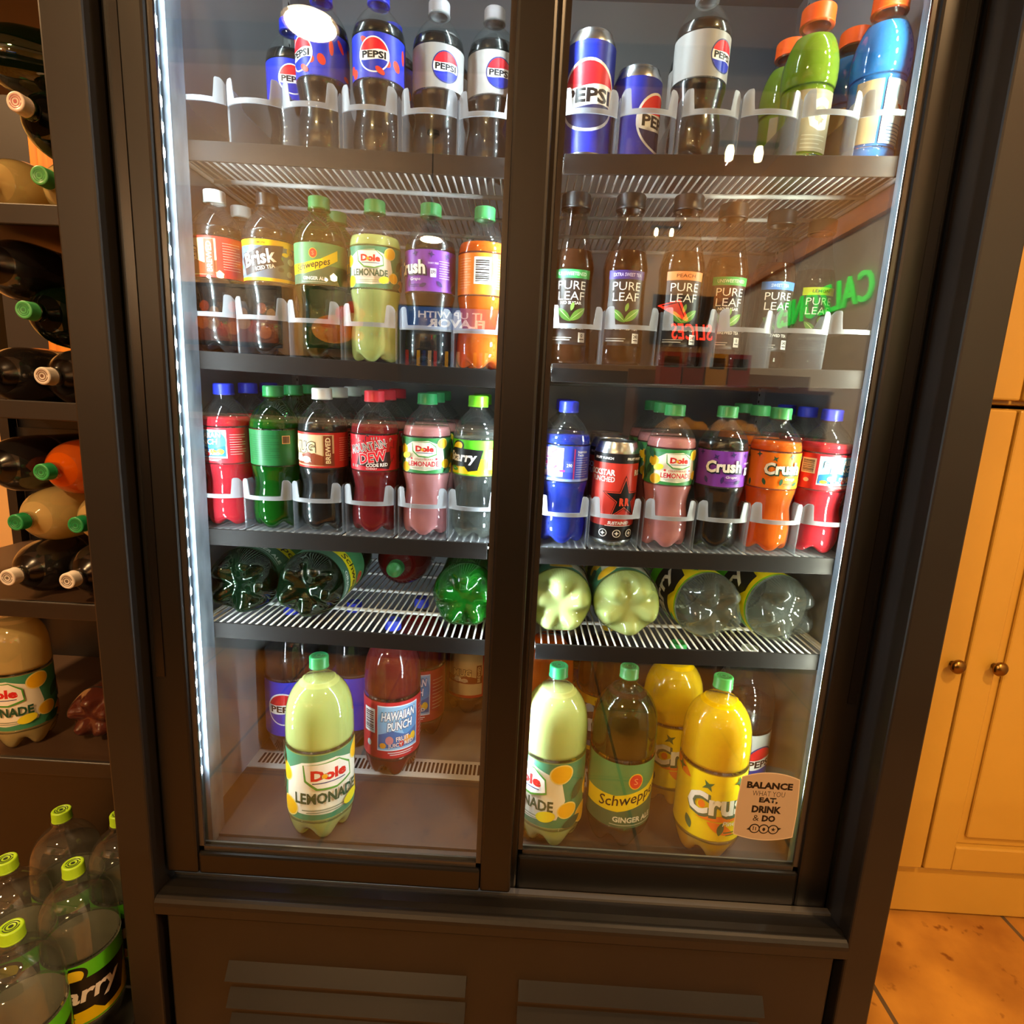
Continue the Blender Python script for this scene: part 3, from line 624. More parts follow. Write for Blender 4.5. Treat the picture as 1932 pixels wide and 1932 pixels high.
def art_lemonade(A, H, base):
    k = H/52; pink = base == 'pink'; g = '#2f8a60' if not pink else '#3a8a48'
    if pink: A.rect(0, 23.5*k, 2*PI*35.7, 4, g).rect(0, -23.5*k, 2*PI*35.7, 4.4, g)
    A.poly([(-32*k, -12*k), (-30*k, 12*k), (-16*k, 20*k), (8*k, 22*k), (30*k, 14*k), (34*k, -4*k), (28*k, -19*k), (4*k, -22*k), (-20*k, -21*k)], '#f0ead8')
    for x, y, r2, rot in ((-34, 8, 9, 0), (-29, -18, 9, 10), (36, -12, 8, 0), (30, 18, 9, 20), (62, 0, 11, 0), (-64, 4, 10, 0), (52, -20, 9, 0), (-60, -18, 8, 0), (84, 14, 8, 0), (-88, -6, 9, 0)): citrus(A, x*k, y*k, r2*k, rot, '#f0c020' if pink else '#f0b81c')
    for x, y, rot in ((-40, -4, 70), (-38, 20, 120), (44, 4, 60), (40, -22, 20), (-48, -12, 100), (70, 16, 30), (-76, 14, 20), (74, -16, 140)): A.leaf(x*k, y*k, 17*k, 8*k, '#1f4f38', rot)
    A.poly([(-15*k, 19*k), (10*k, 21*k), (19*k, 14*k), (20*k, 2*k), (8*k, -2*k), (-6*k, -1*k), (-14*k, 6*k)], '#4a9a3c'); A.poly([(-14*k, 19*k), (10*k, 20*k), (18*k, 13*k), (19*k, 3.4*k), (8*k, -.4*k), (-5*k, .6*k), (-12.6*k, 7*k)], '#f6f2ea')
    A.text('Dole', 3*k, 10.6*k, 25*k, 8.6*k, '#d42828', .05); A.star(-.2*k, 9.6*k, 2.5*k, 1.5*k, '#f8b020', 10); A.rect(3*k, 4.6*k, 23*k, .8*k, '#22407a')
    if pink: A.text('STRAWBERRY', 2*k, -4.8*k, 26*k, 2.6*k, '#c83848', .01).ell(-15*k, -4*k, 1.6*k, 1.6*k, '#d02838').ell(19*k, -4*k, 1.6*k, 1.6*k, '#d02838', up=0); A.text('LEMONADE', 1*k, -11.4*k, 42*k, 7.6*k, '#c82838', .025)
    else: A.text('LEMONADE', 2*k, -7.5*k, 46*k, 9*k, '#245038', .035)
    A.rect(2*k, -17*k, 36*k, .7*k, '#7a8a70').rect(2*k, -19*k, 30*k, .6*k, '#7a8a70', up=0); A.ell(20*k if not pink else -24*k, (-16 if not pink else 0)*k, 7*k, 4.4*k, '#f0e030', 15)
    A.text('DOLE', -52*k, 16*k, 10*k, 4*k, '#d42828', .03, rot=0) if False else None
def art_starry(A, H, base):
    k = H/52
    A.rect(0, -H*.26, 2*PI*(53.1 if k > 1.5 else 35.7)*.995, H*.48, '#f4dc10'); A.rect(0, -H*.48, 2*PI*(53.1 if k > 1.5 else 35.7)*.995, 1.6*k, '#58b430')
    A.ell(-8*k, 15*k, 13*k, 9*k, '#141414', 25).ell(-8*k, 15*k, 10.5*k, 6.6*k, '#f6d830', 25)
    A.poly([(-32*k, 8*k), (-14*k, 14*k), (34*k, 12*k), (26*k, -18*k), (12*k, -20*k), (6*k, -13*k), (-26*k, -15*k)], '#161616')
    A.text('Starry', -1*k, -1*k, 50*k, 19*k, '#fafafa', .03, shear=.18, rot=0); A.leaf(-14*k, -17*k, 18*k, 7*k, '#3a9a3c', -8); A.text('LEMON', -14*k, -17*k, 9*k, 2.2*k, '#f4f4f0')
    A.rect(48*k, -2*k, 14*k, 30*k, '#cfe04a').lines(48*k, 10*k, 12*k, 8, 3.2*k, '#3a7a28', h=.6*k); A.star(36*k, -18*k, 3*k, 1.2*k, '#58b430', 4); A.bars(-58*k, 0, 18*k, 22*k)
    A.lines(66*k, 12*k, 14*k, 9, 3*k, '#4a7a20', h=.5*k)
def art_voltage(A, H, base):
    r = random.Random(8); A.rect(0, -24, 2*PI*35.7*.995, 3.5, '#8ea8f0'); A.rect(-28, 2, 46, 42, '#c8a8e8')
    for k in range(20): A.rect(-52+r.uniform(0, 46), r.uniform(-18, 20), r.uniform(5, 12), r.uniform(2, 5), ['#c03ac0', '#7a2ad0', '#e05a9a', '#3aa0e0', '#f0e4f4'][k % 5], rot=r.uniform(0, 180), up=0 if k else 1)
    A.outl('VOLTAGE', -30, 2, 40, 11, '#fafafa', '#3a1a8a', rot=8); A.outl('DEW', -34, 14, 24, 9, '#e8e8f8', '#7a1a7a', rot=8)
    A.rect(4, -4, 12, 16, '#5060c8').text('290', 4, -2, 8, 5, '#f0f0ff', .02); A.rect(11, 0, 2, 44, '#c03a7a'); A.text('Nutrition', 24, 18, 17, 4, '#e6ecff', .01).text('Facts', 21, 13.5, 10, 3.6, '#e6ecff', .01); A.lines(25, 9, 22, 9, 3.4, '#c4d0ff', h=.5)
def art_brisk(A, H, base):
    k = H/52; Wd = 2*PI*(53.1 if k > 1.5 else 35.7)*.995
    A.rect(0, -2*k, Wd, 40*k, '#5a6e80'); r = random.Random(4)
    for q in range(22): A.ell(r.uniform(-55, 55)*k, r.uniform(-18, 16)*k, r.uniform(2, 6)*k, r.uniform(2, 5)*k, ['#8aa4b8', '#e0b020', '#3a4a5a', '#b8ccd8', '#f0c828', '#58a040'][q % 6], up=0 if q else 1)
    A.poly([(-24*k, -10*k), (-30*k, 2*k), (8*k, 18*k), (34*k, 20*k), (30*k, 4*k), (34*k, -3*k), (-4*k, -16*k), (-22*k, -20*k)], '#2c3238')
    A.outl('Brisk', 0, 3*k, 46*k, 18*k, '#f6f6f4', '#14181c', g=.04, bold=.03, rot=12, shear=.1); A.text('ICED TEA', 8*k, -9*k, 26*k, 5*k, '#e8e4d4', .03, rot=12); A.text('LEMON', 2*k, 21.6*k, 14*k, 3*k, '#6a4a10', .02)
def art_schweppes(A, H, base):
    k = H/52; big = k > 1.5; Wd = PI*(53.1 if big else 35.7)
    A.rect(0, -H*.27, 2*Wd*.995, H*.46, '#3f6a50')
    pts = [(-38*k, -14*k), (-10*k, -13*k), (14*k, -6*k), (36*k, 6*k), (36*k, 19*k), (12*k, 6*k), (-12*k, 0), (-38*k, -1*k)]; A.poly(pts, '#f0dc1a')
    A.rect(-56*k, 8*k, 26*k, 15*k, '#f0dc1a'); A.text('es', -50*k, 8*k, 9*k, 5*k, '#181818', .02, shear=.25)
    A.text('Schweppes', 0, -2.6*k, 50*k, 11*k, '#181818', .01, shear=.3, rot=13); A.ell(2*k, 12.5*k, 5.6*k, 6.4*k, '#f0c030').ell(2*k, 12.5*k, 4.8*k, 5.6*k, '#d83a28').text('S', 2*k, 12.5*k, 3*k, 5*k, '#f0a070')
    A.text('GINGER ALE', 3*k, -19*k, 32*k, 4.6*k, '#e4ebe2', .03); A.rect(2*k, -23.4*k, 34*k, .7*k, '#a8bcae')
def art_crush(A, H, base):
    k = H/52; fl, lf, sh = {'grape': ('Grape', '#3a2a6a', '#20243a'), 'orange': ('Orange', '#2e5a40', '#2c4a3a'), 'pineapple': ('Pineapple', '#3f6a40', '#4a6a50')}[base]
    r = random.Random(9)
    for q in range(13):
        x = -70+q*11.5; y = (20 if q % 2 else -17)+r.uniform(-3, 3)
        if base == 'pineapple' and q % 3 == 0: A.leaf(x*k, y*k, 22*k, 8*k, '#f08020', -25)
        A.star(x*k, y*k, 5*k, 1.8*k, lf, 4, r.uniform(0, 90)) if q % 2 else A.leaf(x*k, y*k, 11*k, 5*k, lf, r.uniform(0, 180))
    if base == 'pineapple': A.leaf(4*k, -7*k, 46*k, 5*k, '#f08020', 4)
    A.outl('Crush', .8*k, 1.6*k, 52*k, 18.5*k, sh, sh, g=.035, bold=.045, rot=2, arc=1.2*k); A.text('Crush', -.3*k, 3*k, 51*k, 18*k, '#f4eee2', .04, rot=2, arc=1.2*k)
    if base != 'grape': A.ell(-15.6*k, 2.2*k, 2.4*k, 3*k, '#f07a1a')
    A.text(fl, 11*k, -11.5*k, (16 if base != 'pineapple' else 22)*k, 5*k, '#f0f0e8', .0, shear=.2); A.rect(12*k, -18*k, 22*k, .9*k, lf).rect(12*k, -20.4*k, 18*k, .7*k, lf, up=0)
    if base == 'grape':
        A.rect(36*k, -3*k, 8*k, 11*k, '#d8d4e4').text('270', 36*k, -2*k, 6*k, 4*k, '#3a2a5a', .02); A.lines(52*k, 12*k, 16*k, 8, 3*k, '#e4d0f0', h=.5*k)
        A.text('DAIRY FREE', 36*k, 9*k, 14*k, 2.4*k, '#e8d4f4')
def art_backlabel(A, H, base):                     # orange bottle turned to show its barcode
    A.lines(-26, 19, 22, 12, 3.3, '#ffd8a8', h=.5); A.lines(28, 19, 20, 12, 3.3, '#ffd8a8', h=.5); A.bars(2, 4, 24, 34)
def art_tea(A, H, base):
    top, tc, name, sugar = base
    A.rect(0, 0, 54, 96, '#26201e'); A.rect(0, 43.5, 54, 11, top); A.text(name, 0, 43.5, 40 if len(name) > 9 else 26, 4.4, tc, .01)
    A.text('PURE', 0, 29, 40, 10.5, '#f2f0ea', -.005).text('LEAF', 0, 15.5, 38, 10.5, '#f2f0ea', -.005)
    if sugar: A.text('NO SUGAR', 0, 6.5, 30, 4, '#f2f0ea', .025)
    A.leaf(-9, -9, 26, 10, '#4f8a34', -42).leaf(10, -8, 28, 11, '#6aa040', 38).leaf(-8, -9, 22, 1, '#b8d48a', -42).leaf(10, -8, 24, 1, '#c4dc98', 38); A.leaf(2, 2, 12, 5, '#7aa84a', 75)
    A.text('Real', -18, -25, 9, 4.4, '#e8e4da', 0, shear=.4).text('BREWED TEA', 4, -25.4, 31, 4.2, '#e8e4da', .02); A.rect(-10, -39, 26, 1, '#b8b4aa').rect(-11, -42, 24, 1.4, '#b8b4aa', up=0)
    A.rect(17, -38, 10, 13, '#eeece6').text('0' if sugar else '240', 17, -35.5, 3 if sugar else 7, 4.5, '#201c1a', .02).rect(17, -40.5, 7, 1.2, '#201c1a')
def art_rock(A, H, base):
    A.rect(0, -54, 2*PI*33.05*.995, 22, '#1c1718').rect(0, 58, 2*PI*33.05*.995, 14, '#1c1718', up=0)
    for dx in (-60, 0, 60):
        pass
    A.outl('ROCKSTAR', -30, 37, 50, 9, '#f4f0ee', '#5a2020', g=.015, bold=.03).text('PUNCHED', -24, 27, 38, 8, '#d8d0cc', .02).outl('ROCKSTAR', 52, 37, 50, 9, '#f4f0ee', '#5a2020', g=.015, bold=.03)
    A.star(12, -2, 36, 14, '#141012').star(12, -2, 33, 12.8, '#e04a30').star(12, -2, 30, 11.6, '#141012'); A.text('R', 8, -6, 7.5, 12, '#e8543a', .06).text('R', 16.5, -6, 7.5, 12, '#e8543a', .06)
    A.text('FRUIT PUNCH', 26, 58, 30, 3.6, '#f0ece8', .03).text('FRUIT PUNCH', -24, 58, 30, 3.6, '#f0ece8', .03); A.text('SUSTAINED', 6, -38, 32, 5, '#f6ece8', .04, shear=.15).rect(6, -42.5, 40, 1, '#f0d8d0')
    for x in (-16, 4, 24): A.ell(x, -54, 6, 6, '#e8e4e2').ell(x, -54, 5, 5, '#1c1718'); A.star(x, -54, 3.6, 1.5, '#e8e4e2', 4)
def art_colacan(A, H, base): A.globe(-3 if base == 'tall' else 32, 2 if H > 100 else -4, 39 if H > 100 else 33, blue='#232a5c')
def art_sport(A, H, base):  # brownish panels are a glass reflection put into the print colour
    if base == 'grey':
        A.rect(0, 0, 60, H*.98, '#a09478'); A.text('G', 6, 8, 30, 40, '#e4dcc8', .05); A.star(8, 2, 8, 3, '#a09478', 4); A.lines(4, -18, 34, 4, 5, '#c8bea4', h=1)
    else:
        A.rect(18, 0, 44, H*.98, '#d8e8f0'); A.text('G', 20, 12, 26, 34, '#f6fafc', .05); A.poly([(20, 22), (28, 12), (23, 11), (27, -2), (15, 9), (20, 11)], '#e8642a'); A.ell(18, 20, 8, 12, '#b4ccdc', 30); A.lines(18, -14, 30, 6, 4, '#6a8ab0', h=1.2); A.rect(-24, 0, 32, H*.98, '#b49a74')
ARTS = {'cola_blue': (art_cola, '#2236c0', 'blue'), 'cola_silver': (art_cola, '#989492', 'silver'), 'cola_bigsilver': (art_cola, '#aeb4b4', 'bigsilver'), 'cola_pattern': (art_cola, '#2c3ac0', 'pattern'),
 'hawaii': (art_hawaii, '#c62b34', None), 'greenback': (art_green_back, '#1f6434', None), 'mug': (art_mug, '#a83226', None), 'codered': (art_codered, '#c0202c', None), 'lemonade': (art_lemonade, '#3f8a68', 'plain'), 'pink': (art_lemonade, '#4a8a60', 'pink'),
 'starry': (art_starry, '#5ccc28', None), 'voltage': (art_voltage, '#3a4ac8', None), 'brisk': (art_brisk, '#f0c41c', None), 'schweppes': (art_schweppes, '#4f9460', None), 'grape': (art_crush, '#7a3aa8', 'grape'), 'orange': (art_crush, '#f07a1c', 'orange'), 'pineapple': (art_crush, '#f4d410', 'pineapple'),
 'orangeback': (art_backlabel, '#f08428', None), 'rock': (art_rock, '#c03428', None), 'colacan': (art_colacan, '#1c2aa0', 'tall'), 'colashort': (art_colacan, '#1c2aa0', 'short'), 'sportgrey': (art_sport, None, 'grey'), 'sportblue': (art_sport, None, 'blue'),
 'tea_green': (art_tea, None, ('#2fa050', '#d8f0d8', 'UNSWEETENED', True)), 'tea_purple': (art_tea, None, ('#3a2a78', '#cfc8f0', 'EXTRA SWEET TEA', False)), 'tea_peach': (art_tea, None, ('#e88a50', '#5a2a10', 'PEACH', False)), 'tea_blue': (art_tea, None, ('#4a80d0', '#d0e4ff', 'SWEET TEA', False)), 'tea_lemon': (art_tea, None, ('#c8d420', '#4a5010', 'LEMON', False))}
def label_mesh(form, art, shift):
    def mk():
        fn, base, opt = ARTS[art]; z0, z1, R = FORM[form]['label']; A = Art(); H = z1-z0; fn(A, H, opt)
        zc = (z0+z1)/2; P = wrap(R, zc); R0 = R(zc) if callable(R) else R
        return A.mesh('label', P, vcut=8.0 if callable(R) else 0.0, band=(base, -H/2, H/2, 2*PI*R0) if base else None)
    return cached(('label', form, art), mk)
PET = clear('clear_plastic', '#f2f6f4', ior=1.75, rough=0.022, body=0.018, bodycol='#d8dcdc'); PETG = clear('green_plastic', '#8fd49a', ior=1.75, rough=0.022, body=0.03, bodycol='#4a905a'); GLASSB = clear('bottle_glass', '#ece6e0', ior=1.55, rough=0.03)
WATER = clear('clear_drink', '#eceae4', ior=1.25, rough=0.05, body=0.05, bodycol='#d8dcd4'); 
def drink(name, col, rough=0.22): return mat('drink_'+name, col, rough=rough, spec=0.4)
def glowy(key, tint, body, col): return clear('drink_'+key, tint, ior=1.2, rough=0.1, body=body, bodycol=col)
DR = {'red': glowy('red', '#e02838', .80, '#e8283a'), 'green': glowy('green', '#4a9a34', .5, '#3c9030'), 'cola': drink('cola', '#0c0706'), 'darkred': glowy('darkred', '#a01822', .7, '#a81c26'), 'pink': glowy('pink', '#f09aa0', .92, '#f0a0a4'),
 'blue': glowy('blue', '#2840d0', .65, '#2c48d8'), 'orange': glowy('orange', '#f06a10', .9, '#ff7410'), 'lemon': glowy('lemon', '#e4ee98', .92, '#e6f09c'), 'grape': drink('grape', '#100a0c'), 'tea': glowy('tea', '#7a4a30', .35, '#6a4430'), 'water': WATER, 'ale': glowy('ale', '#a08a68', .18, '#8a7454'),
 'yellow': glowy('yellow', '#f8c808', .93, '#ffd008'), 'punch': glowy('punch', '#8a1a1c', .75, '#8e2020'), 'sportgreen': glowy('sportgreen', '#a8c83a', .75, '#a4c030'), 'sportblue': glowy('sportblue', '#3a90e0', .85, '#3a98f0'), 'dullgreen': glowy('dullgreen', '#0c1411', .6, '#0c120f'), 'cream': glowy('cream', '#e8d090', .93, '#e8cc88'), 'brown': glowy('brown', '#7a3018', .8, '#7c3420')}
ALU = mat('can_aluminium', '#c8c8ca', rough=0.25, metal=1.0)
def bottle(form, label, cat, X, Y, Z, dr, cap, art, group, rot=0.0, tilt=0.0, shell=None, fill=None, mark=None, lie=None, name=None, roll=0.0, yaw=0.0):
    F = FORM[form]; nm = name or {'soda': 'soda_bottle', 'big': 'soda_bottle', 'tea': 'tea_bottle', 'sport': 'sports_drink_bottle'}.get(form, 'drink_can')
    t = thing(nm, label, cat, (X, Y, Z), group)
    if lie: t.matrix_world = Matrix.Translation((X, Y, Z)) @ Matrix.Rotation(rad(yaw), 4, 'Z') @ Matrix.Rotation(rad(-90 if lie == 'base' else 90), 4, 'X') @ Matrix.Rotation(rad(roll), 4, 'Z')
    else: t.matrix_world = Matrix.Translation((X, Y, Z)) @ Matrix.Rotation(rad(tilt), 4, 'X') @ Matrix.Rotation(rad(rot), 4, 'Z')
    if form.endswith('can'):
        link('can_body', shell_mesh(form, ALU), t); z = F['body'][-1][1]/1000
        def tab():
            b = MB(); b.prism([(8*math.cos(a)*.001*1.5, 8*math.sin(a)*.001) for a in [k*PI/8 for k in range(16)]], z+.0006, z+.0016, 'z'); return b.mesh('ring_pull', [ALU])
        link('ring_pull', cached(('tab', form), tab), t)
    else:
        link('bottle_body', shell_mesh(form, shell or PET), t)
        if dr: link('drink', liquid_mesh(form, DR[dr], fill), t)
        if cap: link('cap', cap_mesh(form, cap, mark), t)
    if art: link('label', label_mesh(form, art, 0), t)
    return t
# ---------------------------------------------------------------- lane trays on the upper three shelves
TRAYM = clear('tray_plastic', '#e8eaec', ior=1.4, rough=0.3, body=0.16, bodycol='#b4b6bc')
LX = [-.452, -.377, -.303, -.224, -.1445, -.0685]; RX = [.066, .143, .223, .300, .378, .4525]
TILT = 3.0; ORD = ['first', 'second', 'third', 'fourth', 'fifth', 'sixth']
def tray_mesh():
    b = MB()
    for s in (-1, 1):
        x = s*.0368; b.prism([(0.004, .001), (0.004, .070), (0.010, .076), (0.03, .076), (0.045, .062), (.395, .050), (.395, .001)], x-.0007, x+.0007, 'x')
    b.box(-.0355, .0355, -.002, .395, 0.0, .0016)
    return b.mesh('lane_bed', [TRAYM])
def guard_mesh():
    b = MB(); n = 56; F = []; K = []
    def top(u):
        q = min(1, max(0, (abs(u)-.64)/.09)); e = max(0, (abs(u)-.86)/.14)
        return .0565+.024*(q*q*(3-2*q))-.006*e*e
    rows = []
    for k in range(n+1):
        u = -1+2*k/n; x = u*.0365; y = -.013*(1-u*u)**.8
        rows.append([b.bm.verts.new(p) for p in ((x, y, .0505), (x, y, top(u)), (x, y+.0022, top(u)), (x, y+.0022, .0505))])
    for A, B in zip(rows, rows[1:]):
        for j in range(4): b.bm.faces.new((A[j], B[j], B[(j+1) % 4], A[(j+1) % 4]))
    b.bm.faces.new(rows[0]); b.bm.faces.new(rows[-1][::-1]); bmesh.ops.recalc_face_normals(b.bm, faces=b.bm.faces[:])
    return b.mesh('front_guard', [clear('guard_plastic', '#eceef0', ior=1.4, rough=0.3, body=0.66, bodycol='#b8bac0')])
TM, GM = tray_mesh(), guard_mesh()
SHN = {'1': 'top', '2': 'second', '3': 'third'}
for s in ('1L', '1R', '2L', '2R', '3L', '3R'):
    for i, x in enumerate(LX if s[1] == 'L' else RX):
        t = thing('lane_tray', 'milky plastic lane tray, %s from the left on the %s shelf behind the %s door' % (ORD[i], SHN[s[0]], 'left' if s[1] == 'L' else 'right'), 'tray', (x, .1335, sz(s, x)-.0015), 'bottle lane trays', (rad(TILT), 0, 0))
        link('lane_bed', TM, t); link('front_guard', GM, t)
def lane(s, i, Y, form, label, cat, dr, cap, art, rot=0.0, X=None, **k):
    x = (LX if s[1] == 'L' else RX)[i] if X is None else X
    z = sz(s, x)+.0012+(Y-.1335)*math.tan(rad(TILT))
    t = bottle(form, label, cat, x, Y, z, dr, cap, art, {'1': 'drinks on the top shelf', '2': 'drinks on the second shelf', '3': 'small bottles on the third shelf'}[s[0]], rot, TILT, **k)
    if s[0] == '2': t.scale = (1, 1, 1.03)
    return t
G_, DG, LG, BLU, WHT, RED_ = '#38894c', '#237a42', '#66c41a', '#2636c4', '#e4e2dc', '#d83440'
Y0, DY = .1695, .0745
# third shelf, left door
lane('3L', 0, Y0, 'soda', 'bottle of red fruit punch with blue cap, front far left of the third shelf', 'bottle', 'red', BLU, 'hawaii', rot=-26)
lane('3L', 0, Y0+DY, 'soda', 'blue-capped red punch bottle second in the far left lane of the third shelf', 'bottle', 'red', BLU, 'hawaii')
lane('3L', 0, Y0+2*DY, 'soda', 'blue-capped red punch bottle, furthest back at far left of the third shelf', 'bottle', 'red', BLU, 'hawaii')
lane('3L', 1, Y0, 'soda', 'green soda bottle with the back of its label showing, front of the third shelf', 'bottle', 'green', DG, 'greenback', shell=PETG)
lane('3L', 1, Y0+DY, 'soda', 'green soda bottle standing second in its lane on the third shelf', 'bottle', 'green', DG, 'greenback', shell=PETG)
lane('3L', 1, Y0+2*DY, 'soda', 'green soda bottle standing third back in its lane on the third shelf', 'bottle', 'green', DG, 'greenback', shell=PETG)
lane('3L', 2, Y0, 'soda', 'root beer bottle with white cap and brown label, front of the third shelf', 'bottle', 'cola', WHT, 'mug', rot=-14, mark='#8a8580')
lane('3L', 2, Y0+DY, 'soda', 'white-capped root beer bottle, second in its lane on the third shelf', 'bottle', 'cola', WHT, 'mug')
lane('3L', 2, Y0+2*DY, 'soda', 'white-capped root beer bottle, third back in its lane on the third shelf', 'bottle', 'cola', WHT, 'mug')
lane('3L', 2, Y0+3*DY, 'soda', 'white-capped root beer bottle at the very back of its lane on the third shelf', 'bottle', 'cola', WHT, 'mug')
lane('3L', 3, Y0, 'soda', 'dark red cherry soda bottle with red cap, front of the third shelf', 'bottle', 'darkred', RED_, 'codered')
lane('3L', 3, Y0+DY, 'soda', 'red-capped cherry soda bottle, second in its lane on the third shelf', 'bottle', 'darkred', RED_, 'codered')
lane('3L', 3, Y0+2*DY, 'soda', 'red-capped cherry soda bottle, third back in its lane on the third shelf', 'bottle', 'darkred', RED_, 'codered')
lane('3L', 4, Y0, 'soda', 'pink lemonade bottle with green cap, front of the third shelf behind the left door', 'bottle', 'pink', DG, 'pink')
lane('3L', 4, Y0+DY, 'soda', 'pink lemonade bottle second in its lane behind the left door', 'bottle', 'pink', DG, 'pink')
lane('3L', 4, Y0+2*DY, 'soda', 'pink lemonade bottle third back in its lane behind the left door', 'bottle', 'pink', DG, 'pink')
lane('3L', 5, Y0, 'soda', 'clear lemon-lime soda bottle with bright green cap beside the centre of the third shelf', 'bottle', 'water', LG, 'starry', rot=-34, mark='#20401c')
lane('3L', 5, Y0+DY, 'soda', 'clear lemon-lime soda bottle second in its lane on the third shelf', 'bottle', 'water', LG, 'starry', mark='#20401c')
# third shelf, right door
lane('3R', 0, Y0, 'soda', 'deep blue soda bottle with blue cap, front of the third shelf behind the right door', 'bottle', 'blue', BLU, 'voltage')
lane('3R', 0, Y0+DY, 'soda', 'deep blue soda bottle second in its lane behind the right door', 'bottle', 'blue', BLU, 'voltage')
lane('3R', 1, Y0-.001, 'can', 'red and black energy drink can with a black star, front of its lane', 'can', None, None, 'rock', name='drink_can')
lane('3R', 1, Y0+.068, 'can', 'energy drink can second in its lane on the third shelf', 'can', None, None, 'rock', name='drink_can')
lane('3R', 1, Y0+.137, 'can', 'energy drink can furthest back in its lane on the third shelf', 'can', None, None, 'rock', name='drink_can')
lane('3R', 2, Y0, 'soda', 'pink lemonade bottle with green cap, front of the third shelf behind the right door', 'bottle', 'pink', G_, 'pink', rot=2)
lane('3R', 2, Y0+DY, 'soda', 'pink lemonade bottle second in its lane behind the right door', 'bottle', 'pink', G_, 'pink')
lane('3R', 2, Y0+2*DY, 'soda', 'pink lemonade bottle third back in its lane behind the right door', 'bottle', 'pink', G_, 'pink')
lane('3R', 3, Y0, 'soda', 'dark grape soda bottle with purple label and green cap on the third shelf', 'bottle', 'grape', G_, 'grape', rot=-10)
lane('3R', 4, Y0, 'soda', 'orange soda bottle with green cap, front of the third shelf behind the right door', 'bottle', 'orange', G_, 'orange', rot=0)
lane('3R', 4, Y0+DY, 'soda', 'orange soda bottle second in its lane on the third shelf', 'bottle', 'orange', G_, 'orange')
lane('3R', 4, Y0+2*DY, 'soda', 'orange soda bottle third back in its lane on the third shelf', 'bottle', 'orange', G_, 'orange')
lane('3R', 5, Y0, 'soda', 'bottle of red fruit punch with blue cap, front far right of the third shelf', 'bottle', 'red', BLU, 'hawaii', rot=16)
lane('3R', 5, Y0+DY, 'soda', 'blue-capped red punch bottle second in the far right lane of the third shelf', 'bottle', 'red', BLU, 'hawaii')
lane('3R', 5, Y0+2*DY, 'soda', 'blue-capped red punch bottle, furthest back at far right of the third shelf', 'bottle', 'red', BLU, 'hawaii')
# second shelf
lane('2L', 0, Y0, 'soda', 'dark root beer bottle with white cap, front far left of the second shelf', 'bottle', 'cola', WHT, 'mug', rot=-34)
lane('2L', 0, Y0+DY, 'soda', 'white-capped root beer bottle second in its lane on the second shelf', 'bottle', 'cola', WHT, 'mug')
lane('2L', 1, Y0, 'soda', 'lemon iced tea bottle with yellow-edged label and dark cap on the second shelf', 'bottle', 'cola', '#15110f', 'brisk', rot=0)
lane('2L', 2, Y0, 'soda', 'ginger ale bottle with green cap and yellow ribbon label, front of the second shelf', 'bottle', 'ale', G_, 'schweppes', shell=PETG)
lane('2L', 2, Y0+DY, 'soda', 'ginger ale bottle second in its lane on the second shelf', 'bottle', 'ale', G_, 'schweppes', shell=PETG)
lane('2L', 3, Y0, 'soda', 'pale lemonade bottle with green cap on the second shelf', 'bottle', 'lemon', G_, 'lemonade')
lane('2L', 4, Y0, 'soda', 'grape soda bottle turned aside, purple label, green cap, on the second shelf', 'bottle', 'grape', G_, 'grape', rot=-42)
lane('2L', 5, Y0, 'soda', 'orange soda bottle turned to show its barcode, on the second shelf', 'bottle', 'orange', G_, 'orangeback')
for i, (Y, X, a, lb) in enumerate(((.172, .058, 'tea_green', 'glass tea bottle with green unsweetened strip, first beside the centre post'), (.172, .134, 'tea_purple', 'glass tea bottle with a dark purple extra sweet strip'), (.172, .214, 'tea_peach', 'glass tea bottle with a peach orange strip'),
      (.206, .288, 'tea_green', 'glass tea bottle with green unsweetened strip, standing right of the peach one'), (.236, .370, 'tea_blue', 'glass tea bottle with a light blue sweet tea strip'), (.280, .452, 'tea_lemon', 'glass tea bottle with a yellow-green lemon strip, rightmost on the second shelf'))):
    lane('2R', i, Y, 'tea', lb, 'bottle', 'tea', '#0d0a08', a, X=X, shell=GLASSB)
# top shelf
lane('1L', 1, .262, 'soda', 'cola bottle with plain blue label, first seen in the second lane of the top shelf', 'bottle', 'cola', '#2430c0', 'cola_blue')
lane('1L', 1, .340, 'soda', 'cola bottle with plain blue label, behind another in the second lane of the top shelf', 'bottle', 'cola', '#2430c0', 'cola_blue')
lane('1L', 2, .188, 'soda', 'cola bottle with red-splashed blue label in the third lane of the top shelf', 'bottle', 'cola', '#2430c0', 'cola_pattern', rot=-38)
lane('1L', 3, .186, 'soda', 'cola bottle with red-splashed blue label facing forward in the fourth lane of the top shelf', 'bottle', 'cola', '#2430c0', 'cola_pattern')
lane('1L', 3, .262, 'soda', 'cola bottle with red-splashed blue label, second in the fourth lane of the top shelf', 'bottle', 'cola', '#2430c0', 'cola_pattern')
lane('1L', 4, .203, 'soda', 'diet cola bottle with silver label, front of the fifth lane of the top shelf', 'bottle', 'cola', '#98959a', 'cola_silver')
lane('1L', 4, .279, 'soda', 'diet cola bottle with silver label, second in the fifth lane of the top shelf', 'bottle', 'cola', '#98959a', 'cola_silver')
lane('1L', 5, .212, 'soda', 'diet cola bottle with silver label at the right end of the left top shelf', 'bottle', 'cola', '#98959a', 'cola_silver', rot=-6)
lane('1R', 0, .176, 'can', 'tall blue cola can at the left of the top shelf behind the right door', 'can', None, None, 'colacan', name='drink_can')
lane('1R', 1, .188, 'shortcan', 'short blue cola can in the second lane of the top shelf behind the right door', 'can', None, None, 'colashort', X=.134, name='drink_can')
